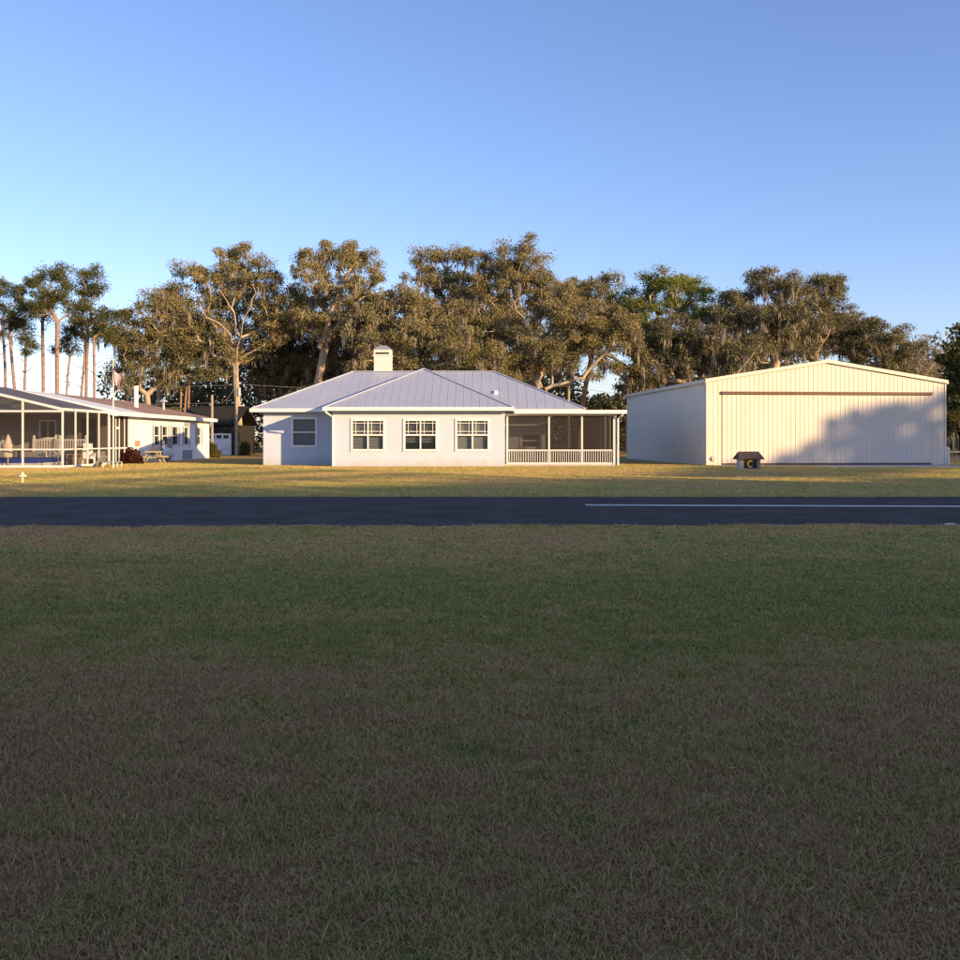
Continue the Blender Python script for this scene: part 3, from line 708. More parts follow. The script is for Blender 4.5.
for i in range(4):
    a, b_ = SYs[i] + .05, SYs[i + 1] - .05
    for z, h in ((.10, .05), (1.0, .035), (CZ, .07)): Cc().box(-22.03, -21.97, a, b_, z - h, z + h).build('rail', 'alu', cage)
    Cc().box(-22.003, -21.998, a, b_, .15, .96).build('screen', 'screen_thin', cage)
    Cc().box(-22.003, -21.998, a, b_, 1.04, CZ - .07).build('screen', 'screen_thin', cage)
prop(MB().box(-34.2, -21.8, CY - .25, 56.0, .0, .045).build('pool_deck', 'concrete'), kind='structure')
# pool with its blue cover
t = thing('covered_pool', 'raised pool under a dark blue cover', 'pool', (-28, 53.2, .045)); PO = (-28, 53.2, 0)
MB((-28, 53.2, .045)).box(-32.5, -23.7, 51.6, 54.6, .05, .26).build('rim', 'alu', t)
MB((-28, 53.2, .045)).box(-32.45, -23.75, 51.55, 54.55, .262, .52).build('cover', 'blue', t)
t = thing('pool_handrail', 'curved white handrail at the end of the blue pool', 'handrail', (-23.5, 53.0, .045)); HO2 = (-23.5, 53, .045)
for y in (52.9, 53.4):
    MB(HO2).tube([(-23.9, y, .55), (-23.9, y, .9), (-23.7, y, .98), (-23.45, y, .85), (-23.25, y, .62), (-23.2, y, .35), (-23.4, y, .1), (-23.6, y, .05)], .03, 8).build('rail', 'alu', t)
t = thing('folded_umbrella', 'folded cream patio umbrella beside the blue pool', 'umbrella', (gx(8, 51.2), 51.2, .045))
MB().lathe((0, 0, 0), [(.22, 0), (.22, .07), (.04, .12), (.025, .12), (.025, 1.75)], 12).build('pole', 'alu', t)
b = MB(); n = 16; prof = [(.19, .52), (.24, .56), (.25, .8), (.22, 1.0), (.30, 1.12), (.20, 1.3), (.11, 1.5), (.06, 1.68), (.02, 1.72)]
vs = []; fs = []
for i, (r, h) in enumerate(prof):
    for k in range(n):
        a = 2 * math.pi * k / n; q = r * (1 + .16 * (k % 2) + .08 * math.sin(3 * a + i)); vs.append((q * math.cos(a), q * math.sin(a), h))
for i in range(len(prof) - 1):
    for k in range(n): fs.append((i * n + k, i * n + (k + 1) % n, (i + 1) * n + (k + 1) % n, (i + 1) * n + k))
b.add(vs, fs); b.build('canopy', 'cream', t, smooth=True)

def slat_chair(name, label, loc, rz, m, back=1.05, seat=.42, w=.30):
    t = thing(name, label, 'chair', loc, rz)
    for sx in (-1, 1):
        for sy in (-1, 1): MB().box(sx * w - .02, sx * w + .02, sy * .24 - .02, sy * .24 + .02, 0, seat if sy > 0 else seat + .22).build('leg', m, t)
        MB().box(sx * w - .035, sx * w + .035, -.28, .28, seat + .22, seat + .25).build('armrest', m, t)
    MB().box(-w + .021, w - .021, -.28, .26, seat - .03, seat + .02).build('seat', m, t)
    MB().add([(-w + .02, .22, seat + .02), (w - .02, .22, seat + .02), (w - .04, .40, back), (-w + .04, .40, back), (-w + .02, .26, seat + .02), (w - .02, .26, seat + .02), (w - .04, .44, back), (-w + .04, .44, back)],
             [(0, 1, 2, 3), (7, 6, 5, 4), (0, 4, 5, 1), (1, 5, 6, 2), (2, 6, 7, 3), (3, 7, 4, 0)]).build('backrest', m, t)
    return t
slat_chair('patio_chair', 'tan wicker patio chair inside the pool cage', (gx(74, 53.2), 53.2, .045), -.6, 'wicker', 1.1)
slat_chair('patio_chair', 'white high-backed patio chair by the cage side screen', (gx(88.5, 54.6), 54.6, .045), .5, 'tank', 1.25)
slat_chair('patio_chair', 'dark steel patio chair beside the round glass table', (gx(46, 54.2), 54.2, .045), 1.2, 'steel', .95)
t = thing('patio_table', 'round dark glass patio table inside the pool cage', 'table', (gx(54, 54.6), 54.6, .045))
MB().lathe((0, 0, 0), [(.62, .70), (.64, .715), (.62, .73)], 24).build('tabletop', 'glass', t)
for k in range(4):
    a = k * math.pi / 2 + .5; MB().tube([(.45 * math.cos(a), .45 * math.sin(a), 0), (.3 * math.cos(a), .3 * math.sin(a), .4), (.45 * math.cos(a), .45 * math.sin(a), .70)], .022, 6).build('leg', 'alu', t)
t = thing('lounge_chair', 'grey reclining lounge chair just outside the cage screen', 'lounge chair', (gx(84, 50.3) + 1.1, 51.0, .0), 0)
MB().prism([(-.85, -.32, .05), (-.72, -.32, .02), (-.25, -.32, .62), (-.36, -.32, .68)], (0, .64, 0)).build('backrest', 'interior', t)
MB().box(-.30, .55, -.32, .32, .30, .36).build('seat', 'interior', t)
for x in (-.25, .5):
    for y in (-.29, .29): MB().box(x - .025, x + .025, y - .025, y + .025, 0, .30).build('leg', 'alu', t)

# flag on its pole
FP = (gx(113.2, 49.6), 49.6, 0)
t = thing('flag_pole', 'slim flag pole carrying a limp striped flag before the white home', 'flag pole', FP)
MB().lathe((0, 0, 0), [(.045, 0), (.03, 5.55)], 8).build('pole', 'alu', t)
MB().lathe((0, 0, 0), [(.02, 5.55), (.06, 5.6), (.06, 5.64), (.01, 5.7)], 8).build('finial', 'lampcream', t)
fl = thing('flag', 'red and white striped flag with blue canton hanging limp', 'flag', (FP[0], FP[1], 4.4))
def fpt(u, v):
    fold = .07 * math.sin(v * 9 + u * 2.5) * (.3 + v)
    return (-.02 + .03 + (v * .40 + .05 * math.sin(v * 6 + 1)) * (1 - .2 * u) - .10 * (1 - u) * math.sin(v * 3.1), -.035 + fold, 1.1 - u * .80 - v * .62 - .10 * v * v)
nv = 14
parts = {'red': MB(), 'white': MB(), 'navy': MB()}
for s_ in range(13):
    for j in range(nv):
        u0, u1, v0, v1 = s_ / 13, (s_ + 1) / 13, j / nv, (j + 1) / nv
        key = 'navy' if (s_ < 7 and v1 <= .43) else ('red' if s_ % 2 == 0 else 'white')
        parts[key].add([fpt(u0, v0), fpt(u0, v1), fpt(u1, v1), fpt(u1, v0)], [(0, 1, 2, 3)])
me = bpy.data.meshes.new('flag_cloth'); V = []; Fc = []; mi = []
for k, key in enumerate(parts):
    b = len(V); V += parts[key].v; Fc += [tuple(i + b for i in f) for f in parts[key].f]; mi += [k] * len(parts[key].f)
me.from_pydata(V, [], Fc)
o = link('cloth', me, None, fl)
for k in parts: me.materials.append(M[k])
me.polygons.foreach_set('material_index', mi)

# lawn light like a small bell on a post
t = thing('lawn_light', 'small cream mushroom-capped light post standing in the lawn', 'light post', (gx(22.3, 33.4), 33.4, 0))
MB().lathe((0, 0, 0), [(.05, 0), (.045, .22)], 10).build('post', 'lampcream', t)
MB().lathe((0, 0, 0), [(.045, .22), (.16, .24), (.15, .27), (.07, .33), (.04, .40), (.01, .42)], 12).build('cap', 'lampcream', t)
t = thing('edge_marker', 'small flat white marker at the near edge of the runway', 'marker', (gx(950, 17.3), 17.28, 0))
MB().box(-.09, .09, -.05, .05, 0.0, .022).build('plate', 'paint', t); MB().box(-.06, .06, -.03, .03, .022, .034).build('lens', 'tank', t)

# propane tank, meters, picnic table along the white home's side wall
TX, TY = -20.95, 63.6
t = thing('propane_tank', 'white horizontal propane tank beside the white home', 'propane tank', (TX, TY, 0))
r = .36
pf = [(0.02, -1.2)] + [(r * math.sin(math.radians(a)), -.9 - .3 * math.cos(math.radians(a))) for a in range(15, 91, 15)] + [(r * math.sin(math.radians(a)), .9 + .3 * -math.cos(math.radians(a))) for a in range(90, 166, 15)] + [(.02, 1.2)]
MB().lathe((0, 0, .58), pf, 18, 'y').build('tank', 'tank', t, smooth=True)
MB().lathe((0, 0, .92), [(.14, 0), (.14, .12), (.09, .17), (.01, .18)], 12).build('dome', 'tank', t)
for y in (-.7, .7): MB().box(-.25, .25, y - .07, y + .07, 0, .30).build('foot', 'concrete', t)
t = thing('picnic_table', 'weathered picnic table with benches beside the propane tank', 'table', (-20.6, 60.6, 0), .15)
for k in range(5): MB().box(-.38 + k * .155, -.38 + k * .155 + .14, -.9, .9, .72, .76).build('tabletop_plank', 'cream', t)
for sx in (-1, 1):
    for k in range(2): MB().box(sx * .68 - .14 + k * .145, sx * .68 - .005 + k * .145, -.9, .9, .42, .46).build('bench_plank', 'cream', t)
for y in (-.6, .6):
    MB().box(-.8, .8, y - .03, y + .03, .36, .417).build('bench_beam', 'pale_wood', t)
    MB().box(-.36, .36, y - .03, y + .03, .66, .717).build('top_beam', 'pale_wood', t)
    for sx in (-1, 1): MB().bar((sx * .62, y + .065, 0), (sx * .25, y + .065, .70), .07, .09).build('leg', 'pale_wood', t)
t = thing('barbecue_grill', 'dark covered grill between picnic table and propane tank', 'grill', (-20.9, 62.0, 0))
for sx in (-1, 1):
    for sy in (-1, 1): MB().box(sx * .28 - .02, sx * .28 + .02, sy * .22 - .02, sy * .22 + .02, 0, .55).build('leg', 'steel', t)
MB().box(-.34, .34, -.27, .27, .55, .78).build('firebox', 'dark', t)
MB().prism([(-.34, -.27, .782), (-.34, .27, .782), (-.34, .2, 1.0), (-.34, .05, 1.08), (-.34, -.15, 1.02)], (.68, 0, 0)).build('lid', 'taupe', t)
MB().box(-.3, .3, -.23, .23, .15, .19).build('shelf', 'steel', t)
t = thing('utility_meter', 'grey meter box with pipes on the white home wall', 'meter', (-21.98, 67.6, 0))
MB().box(0.0, .20, -.25, .15, 1.15, 1.75).build('box', 'steel', t); MB().box(0.0, .16, .25, .55, .9, 1.35).build('box', 'steel', t)
MB().tube([(.1, -.05, .0), (.1, -.05, 1.15)], .04, 8).build('conduit', 'steel', t); MB().tube([(.08, .4, .0), (.08, .4, .9)], .035, 8).build('conduit', 'steel', t)
MB().lathe((.21, -.05, 1.5), [(.1, -.05), (.1, .04), (.05, .07)], 12).build('dial', 'glass', t)

# garage with a white door, far back
t = thing('garage', 'shade-darkened garage with a white panelled door behind the homes', 'garage', (-24.5, 95, 0)); GO = (-24.5, 92, 0)
t.location = GO
gx0, gx1, gy = -27.6, gx(231.5, 92), 92.0; gt = gz(434, 92)
MB(GO).cells(gx0 - 1.0, gx1 + .35, 0, 2.9, [(gx0, gx1, 0, 2.1)], gy, gy + .2, XZ).build('wall', 'garage_wall_shaded', t)
dr = MB(GO).box(gx0 + .02, gx1 - .02, gy + .06, gy + .12, .02, 2.08).build('door', 'tank', t)
for k in range(5):
    wx = gx0 + .3 + k * (gx1 - gx0 - .4) / 5
    MB(GO).box(wx, wx + .48, gy + .045, gy + .058, 1.62, 1.92).build('pane', 'dark', dr)
for z in (.54, 1.04, 1.56): MB(GO).box(gx0 + .03, gx1 - .03, gy + .04, gy + .058, z - .02, z + .02).build('panel_seam', 'stucco', dr)
MB(GO).box(gx0 - 1.0, gx1 + .35, gy + 7.8, gy + 8, 0, 2.9).build('rear_wall', 'taupe', t)
for x in (gx0 - 1.0, gx1 + .15): MB(GO).box(x, x + .2, gy + .2, gy + 7.8, 0, 2.9).build('side_wall', 'garage_wall_shaded', t)
MB(GO).prism([(gx0 - 1.4, gy - .4, 2.9), (gx1 + .6, gy - .4, 2.9), (gx1 + .6, gy + 4, 4.7), (gx0 - 1.4, gy + 4, 4.7)], (0, 0, .12)).build('roof', 'dark_roof_shaded', t)
MB(GO).prism([(gx0 - 1.4, gy + 4.01, 4.7), (gx1 + .6, gy + 4.01, 4.7), (gx1 + .6, gy + 8.4, 2.9), (gx0 - 1.4, gy + 8.4, 2.9)], (0, 0, .12)).build('roof', 'dark_roof_shaded', t)

# poles and wires
UX, UY = gx(236.3, 90), 90.0
t = thing('utility_pole', 'tall pale wooden utility pole with a transformer can', 'utility pole', (UX, UY, 0))
MB().tube([(0, 0, 0), (.02, 0, 4.5), (.05, 0, 8.6)], [.16, .13, .10], 10).build('pole', 'pale_wood', t)
MB().lathe((.27, -.05, 5.55), [(.14, 0), (.16, .05), (.16, .75), (.10, .85)], 12).build('transformer', 'steel', t)
PX2, PY2 = gx(212, 84), 84.0
t = thing('short_pole', 'short weathered wooden service pole above the clipped hedge', 'pole', (PX2, PY2, 0))
MB().tube([(0, 0, 0), (0, 0, gz(395, 84))], [.13, .11], 10).build('pole', 'pale_wood', t)
MB().box(-.12, .12, -.22, -.11, 2.6, 3.1).build('meter_box', 'steel', t)
PX3, PY3 = gx(568.5, 92), 92.0
t = thing('utility_pole', 'wooden utility pole rising behind the porch roof', 'utility pole', (PX3, PY3, 0))
MB().tube([(0, 0, 0), (0, 0, gz(383, 92))], [.16, .13], 10).build('pole', 'pale_wood', t)
MB().lathe((0, 0, gz(383, 92)), [(.05, 0), (.06, .06), (.02, .12)], 8).build('insulator', 'tank', t)
def wire(label, a, b, sag, r=.018):
    pts = []
    for i in range(17):
        s = i / 16; pts.append((a[0] + (b[0] - a[0]) * s, a[1] + (b[1] - a[1]) * s, a[2] + (b[2] - a[2]) * s - 4 * sag * s * (1 - s)))
    o = MB(a).tube(pts, r, 5).build('power_line', 'wire'); o.location = a
    prop(o, label, 'power line')
up = (UX, UY, gz(385, 90))
wire('upper power line running left from the tall utility pole', up, (-60, 92, 6.7), .3)
wire('upper power line from the tall utility pole towards the house trees', (UX + .1, UY, gz(384, 90)), (PX3, PY3, gz(386, 92)), .5)
wire('slack service wire from tall pole to the short pole', (UX, UY, gz(384, 90)), (PX2, PY2, gz(401, 84)), .8)
wire('low power line from the short pole to the far left', (PX2, PY2, gz(403, 84)), (-60, 88, 4.7), .2)
wire('power line from the pole behind the porch to the right', (PX3, PY3, gz(386, 92)), (24, 95, gz(396, 95)), .5)
wire('upper power line passing the right side of the hangar', (24, 95, 6.6), (60, 90, gz(384, 90)), .2)
wire('lower power line passing the right side of the hangar', (24, 95, 4.6), (60, 90, gz(412, 90)), .2)

# ------------------------------------------------------------------ trees
def leaf_quads(rng, C, size, aspect=.55, up=0.0, curl=0.0):
    n = len(C)
    a = rng.normal(size=(n, 3)); a[:, 2] *= (1 - up); a /= np.linalg.norm(a, axis=1, keepdims=True) + 1e-9
    b = rng.normal(size=(n, 3)); b -= a * np.sum(a * b, 1, keepdims=True); b /= np.linalg.norm(b, axis=1, keepdims=True) + 1e-9
    s = size[:, None]
    V = np.empty((n, 4, 3)); V[:, 0] = C - a * s; V[:, 1] = C + b * s * aspect + a * s * .1; V[:, 2] = C + a * s; V[:, 3] = C - b * s * aspect
    return V.reshape(-1, 3)

def strands(rng, C, length, width):
    n = len(C); th = rng.uniform(0, math.pi, n); dx = np.stack([np.cos(th), np.sin(th), np.zeros(n)], 1) * width[:, None]
    low = C + np.stack([rng.normal(0, .08, n), rng.normal(0, .08, n), -length], 1)
    V = np.empty((n, 4, 3)); V[:, 0] = C - dx * .6; V[:, 1] = C + dx * .6; V[:, 2] = (C + low) / 2 + dx; V[:, 3] = low
    return V.reshape(-1, 3)

def tubes_mesh(name, A, B, ra, rb, n=6):
    d = B - A; L = np.linalg.norm(d, axis=1, keepdims=True) + 1e-9; d = d / L
    ref = np.tile(np.array([.31, .93, .17]), (len(A), 1))
    u = np.cross(d, ref); u /= np.linalg.norm(u, axis=1, keepdims=True) + 1e-9; w = np.cross(d, u)
    A2 = A - d * ra[:, None] * .4; B2 = B + d * rb[:, None] * .4
    ring = []
    for P_, r_ in ((A2, ra), (B2, rb)):
        ring.append(np.stack([P_ + (u * math.cos(2 * math.pi * k / n) + w * math.sin(2 * math.pi * k / n)) * r_[:, None] for k in range(n)], 1))
    V = np.concatenate(ring, 1).reshape(-1, 3)
    m = len(A); base = (np.arange(m) * 2 * n)[:, None, None]
    k = np.arange(n); q = np.stack([k, (k + 1) % n, (k + 1) % n + n, k + n], 1)[None]
    I = (base + q).reshape(-1)
    me = bpy.data.meshes.new(name)
    me.vertices.add(len(V)); me.vertices.foreach_set('co', V.astype(np.float32).ravel())
    me.loops.add(len(I)); me.loops.foreach_set('vertex_index', I.astype(np.int32))
    me.polygons.add(m * n); me.polygons.foreach_set('loop_start', np.arange(0, m * n * 4, 4, dtype=np.int32))
    me.polygons.foreach_set('use_smooth', np.ones(m * n, dtype=bool))
    me.update(calc_edges=True); return me

def tree(name, label, base_px, Y, lobes, trunk_r, fork_py, seed, leaf='oak', leaf_n=290, leaf_s=(.055, .118), clump_r=1.0, dens=1.0,
         moss=0.5, bark='bark', group=None, cat='tree', lean=None, depth=.85, twig=.026, bare=0.0, flat=.62, extra_limbs=(), shell=.45, aspect=.55, spread=1.2, limb_r=.12):
    rng = np.random.default_rng(seed)
    bx = gx(base_px, Y); fz = gz(fork_py, Y)
    root = thing(name, label, cat, (bx, Y, 0), 0, group)
    pts = [np.array([0, 0, -.1])]; par = [-1]; plen = [0.0]
    fx = (gx(lean, Y) - bx) if lean is not None else rng.uniform(-.4, .4)
    nseg = max(5, int(fz / .8)); ph = rng.uniform(0, 6.28)
    for i in range(1, nseg + 1):
        s = i / nseg
        p = np.array([fx * s ** 1.3 + .10 * math.sin(s * 5 + ph) * s, .12 * math.sin(s * 4 + ph * 2), fz * s])
        pts.append(p); par.append(len(pts) - 2); plen.append(plen[-1] * .6)
    C = []; CR = []
    for lb in lobes:
        lx, ly, rx, ry = lb[:4]; rx *= spread; ry *= spread; dn = lb[4] if len(lb) > 4 else 1.0
        c = np.array([gx(lx, Y) - bx, rng.uniform(-1.2, 1.2), gz(ly, Y)]); R = np.array([rx / F * Y, rx / F * Y * depth, ry / F * Y])
        R = np.maximum(R - .35 * clump_r, .3)
        n = max(4, int(dens * dn * 1.9 * (R[0] * R[2] * math.pi) ** .95 / (clump_r ** 2)))
        v = rng.normal(size=(n, 3)); v /= np.linalg.norm(v, axis=1, keepdims=True)
        v *= rng.uniform(0, 1, (n, 1)) ** shell
        # broken outline: lumps in and out
        w = 1 + .16 * np.sin(v[:, 0] * 5 + seed) * np.cos(v[:, 2] * 6 + seed * 2)
        C.append(c + v * R * w[:, None]); CR += [1] * n
    C = np.concatenate(C)
    C[:, 2] = np.maximum(C[:, 2], .5)
    fork = pts[-1]; order = np.argsort(np.linalg.norm(C - fork, axis=1))
    limb_i = []
    for q in extra_limbs:      # heavy limbs seen in the open: polylines of photo points
        prev = None; run = []
        for (qx, qy, qd) in q:
            p = np.array([gx(qx, Y + qd) - bx, qd, gz(qy, Y + qd)])
            if prev is None: prev = int(np.argmin([np.linalg.norm(p - t_) for t_ in pts]))
            a = pts[prev]; m = max(2, int(np.linalg.norm(p - a) / .7))
            for k in range(1, m + 1):
                z = a + (p - a) * k / m + rng.normal(0, .11, 3)
                pts.append(z); par.append(prev); plen.append(plen[prev] + np.linalg.norm(z - pts[prev])); prev = len(pts) - 1; run.append(prev)
        limb_i += [(i_, 1.0 - .75 * k_ / len(run)) for k_, i_ in enumerate(run)]
    ends = []
    for ci in order:
        c = C[ci]; P_ = np.array(pts); D = np.linalg.norm(P_ - c, axis=1)
        drop = np.clip(P_[:, 2] - c[2], 0, None)
        low = np.where(np.arange(len(P_)) < nseg * .55, 6.0, 0.0)
        j = int(np.argmin(D + .30 * np.array(plen) + .5 * drop + low))
        a = pts[j]; L = D[j]; m = max(1, int(round(L / .9))); prev = j
        side = rng.normal(0, .10 * L, 3); bow = np.array([0, 0, .10 * L])
        for k in range(1, m + 1):
            s = k / m; z = a + (c - a) * s + (side + bow) * math.sin(math.pi * s) + rng.normal(0, .06, 3) * (k < m)
            pts.append(z); par.append(prev); plen.append(plen[prev] + np.linalg.norm(z - pts[prev])); prev = len(pts) - 1
        ends.append(prev)
    P_ = np.array(pts); par = np.array(par); n = len(P_)
    w = np.zeros(n); w[ends] = 1
    for i in range(n - 1, 0, -1): w[par[i]] += w[i]
    w = np.maximum(w, .6); rad = twig * w ** .5; rad *= trunk_r / max(rad[1], .01) if rad[1] > trunk_r * .4 else 1.0
    kk = np.arange(n); tr = kk <= nseg
    rad[tr] = np.maximum(rad[tr], trunk_r * (1 - .35 * kk[tr] / nseg)); rad[0] = trunk_r * 1.35
    rad = np.maximum(rad, twig)
    for i_, t_ in limb_i: rad[i_] = max(rad[i_], limb_r * t_)
    i = np.arange(1, n)
    rp = np.minimum(rad[par[i]], rad[i] * 1.7)
    link('trunk', tubes_mesh('trunk', P_[par[i]], P_[i], rp, rad[i]), bark, root)
    E = P_[ends]; E = E[rng.uniform(size=len(E)) > bare]
    if leaf_n:
        nl = rng.poisson(leaf_n, len(E)); idx = np.repeat(np.arange(len(E)), nl)
        v = rng.normal(size=(len(idx), 3)); v /= np.linalg.norm(v, axis=1, keepdims=True); v *= rng.uniform(0, 1, (len(idx), 1)) ** .6 * np.where(rng.uniform(size=(len(idx), 1)) < .14, 1.35, 1.0)
        cr = clump_r * rng.uniform(.6, 1.25, len(E))[idx][:, None]
        LC = E[idx] + v * cr * np.array([1, 1, flat])
        LC[:, 2] = np.maximum(LC[:, 2], .05)
        link('crown', quads_mesh('crown', leaf_quads(rng, LC, rng.uniform(leaf_s[0], leaf_s[1], len(LC)), aspect)), leaf, root)
    if moss:
        sel = np.where(rng.uniform(size=len(E)) < moss)[0]
        # moss hangs in beards: a few per bough, many strands each
        B = np.repeat(E[sel], 3, 0) + rng.normal(0, .35, (len(sel) * 3, 3)) - np.array([0, 0, .1])
        ln = rng.gamma(2.2, .33, len(B)); k = 15
        SC = np.repeat(B, k, 0) + rng.normal(0, .10, (len(B) * k, 3)); SL = np.repeat(ln, k) * rng.uniform(.35, 1.0, len(B) * k)
        SC = SC[:]; SL = np.minimum(SL, SC[:, 2] - .3).clip(.05)
        link('spanish_moss', quads_mesh('moss', strands(rng, SC, SL, rng.uniform(.03, .075, len(SC)))), 'moss', root, 'stuff')
    return root

OG = 'live oaks behind the houses'
tree('live_oak', 'wide leaning oak with golden limbs above the tall utility pole', 240, 97,
     [(238, 262, 24, 18), (205, 277, 34, 16), (172, 297, 26, 16), (262, 285, 24, 22), (235, 305, 42, 24), (185, 325, 38, 26), (275, 320, 26, 24), (225, 345, 40, 18, .6)],
     .34, 365, 11, moss=.55, lean=236, extra_limbs=[[(238, 345, -1), (243, 325, -3.5), (251, 300, -4.2), (256, 285, -4)], [(236, 345, -1), (229, 331, -3), (220, 322, -3.6), (208, 316, -4), (199, 304, -4.2)], [(239, 335, -2), (233, 315, -4), (226, 300, -4.4), (220, 290, -4.4)], [(262, 330, -1), (268, 318, -1.5), (262, 300, -2)]])
tree('live_oak', 'dark low-crowned oak rising behind the white home roof', 150, 96,
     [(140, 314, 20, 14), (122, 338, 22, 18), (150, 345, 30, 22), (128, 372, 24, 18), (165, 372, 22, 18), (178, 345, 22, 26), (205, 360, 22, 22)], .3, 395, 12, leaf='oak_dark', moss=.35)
tree('live_oak', 'tall airy oak leaning behind the left end of the house roof', 305, 95,
     [(335, 252, 26, 14), (322, 268, 30, 18), (358, 258, 18, 18), (372, 278, 14, 14), (340, 290, 40, 16), (300, 300, 22, 18), (330, 318, 44, 20), (375, 305, 24, 18)],
     .42, 350, 13, moss=.75, lean=325, dens=.85, leaf='oak', extra_limbs=[[(318, 345, -.5), (328, 325, -1), (335, 300, -1.5), (345, 280, -1.5)], [(322, 340, -1), (345, 318, -1.5), (360, 300, -1.5)]])
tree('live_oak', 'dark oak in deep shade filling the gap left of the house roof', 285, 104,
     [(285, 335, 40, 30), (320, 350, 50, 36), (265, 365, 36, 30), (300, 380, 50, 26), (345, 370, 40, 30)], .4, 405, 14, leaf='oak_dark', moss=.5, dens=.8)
tree('live_oak', 'moss-hung oak standing right behind the chimney', 400, 93,
     [(398, 300, 28, 16), (425, 310, 30, 18), (375, 325, 30, 20), (405, 335, 44, 26), (440, 345, 36, 26), (395, 362, 40, 20), (445, 375, 38, 16)],
     .42, 375, 15, moss=1.0, lean=405, extra_limbs=[[(420, 372, -3), (445, 362, -4), (462, 368, -4.2)]])
tree('live_oak', 'oak with a twin rounded crown top between chimney and roof peak', 440, 100,
     [(428, 262, 18, 16), (456, 254, 18, 13), (440, 280, 34, 14), (470, 285, 24, 20), (448, 305, 44, 18)], .4, 340, 16, moss=.6, lean=445, dens=.9,
     extra_limbs=[[(455, 330, -4), (468, 315, -5), (460, 302, -5.4)], [(468, 315, -5), (476, 298, -5.3), (484, 293, -5.3)]])
tree('live_oak', 'tallest oak with pale forked limbs behind the right roof slope', 530, 96,
     [(525, 248, 14, 12), (495, 256, 24, 15), (520, 266, 28, 14), (548, 284, 22, 14), (505, 290, 40, 20), (550, 305, 30, 20), (485, 325, 36, 24), (520, 330, 40, 20, .5)],
     .46, 360, 17, moss=.45, lean=535, extra_limbs=[[(537, 346, -5.2), (531, 333, -5.8), (522, 318, -6), (513, 304, -6), (508, 290, -5.6)], [(537, 346, -5.2), (546, 337, -5.9), (556, 329, -6.2), (568, 325, -6.2), (580, 319, -6)]])
tree('live_oak', 'broad green oak spreading over the porch with an arching limb', 532, 90,
     [(520, 355, 44, 22), (560, 355, 38, 24), (595, 330, 36, 26), (575, 312, 30, 18), (470, 355, 34, 22), (620, 335, 24, 24), (500, 378, 34, 12), (600, 368, 20, 14, .6)],
     .42, 395, 18, leaf='oak', moss=.4, lean=540, extra_limbs=[[(545, 390, -1.5), (560, 384, -2), (575, 380, -2.2), (588, 379, -2.4)]])
tree('live_oak', 'rounded oak whose bare twig tops show above the porch', 578, 102,
     [(590, 288, 28, 16), (614, 283, 16, 10, .6), (570, 300, 24, 18), (610, 310, 30, 18), (585, 330, 34, 20)], .26, 350, 19, moss=.4, bare=.15, lean=592)
tree('live_oak', 'bright green oak rising behind the shaded hangar side', 668, 97,
     [(660, 283, 24, 12), (685, 282, 22, 12), (705, 290, 12, 9, .6), (650, 300, 34, 20), (690, 308, 30, 20), (640, 330, 26, 22)], .4, 345, 20, leaf='oak_green', moss=.25)
tree('live_oak', 'dense moss-laden oak over the left hangar roof edge', 700, 92,
     [(680, 335, 38, 22), (715, 345, 34, 24), (650, 352, 34, 26), (735, 360, 30, 20), (690, 370, 40, 18), (640, 380, 22, 16)], .42, 395, 21, leaf='oak_dark', moss=1.0,
     extra_limbs=[[(735, 378, -2.5), (745, 362, -3), (755, 350, -3)]])
tree('live_oak', 'tall dark oak draped with moss behind the hangar peak', 770, 94,
     [(762, 280, 20, 13), (745, 298, 26, 14), (785, 292, 24, 18), (730, 312, 22, 14), (765, 320, 38, 20), (795, 330, 26, 24), (770, 345, 36, 18, .6)], .44, 362, 22, leaf='oak_dark', moss=1.0, lean=775)
tree('live_oak', 'oak with orange forked limbs behind the hangar peak', 815, 98,
     [(822, 283, 18, 11), (838, 285, 16, 14), (825, 300, 26, 14), (835, 322, 28, 18), (810, 335, 30, 22), (850, 340, 22, 18)], .4, 365, 23, leaf='oak_dark', moss=.7, lean=818,
     extra_limbs=[[(818, 355, -2), (822, 342, -2.5), (832, 326, -2.8)], [(818, 352, -2), (808, 335, -2.4)]])
tree('live_oak', 'low rounded oak behind the hangar roof slope on the right', 880, 97,
     [(868, 325, 18, 12), (885, 335, 20, 14), (900, 352, 22, 14), (865, 350, 28, 18), (895, 370, 30, 16)], .34, 380, 24, leaf='oak_dark', moss=.4)
tree('live_oak', 'unseen low oak thicket added behind the left house wing as garage shade', 318, 83,  # hidden behind the house, added to cast shade on the garage
     [(318, 400, 26, 14), (300, 418, 30, 18), (335, 418, 30, 20)], .2, 430, 28, leaf='oak_dark', moss=.2)
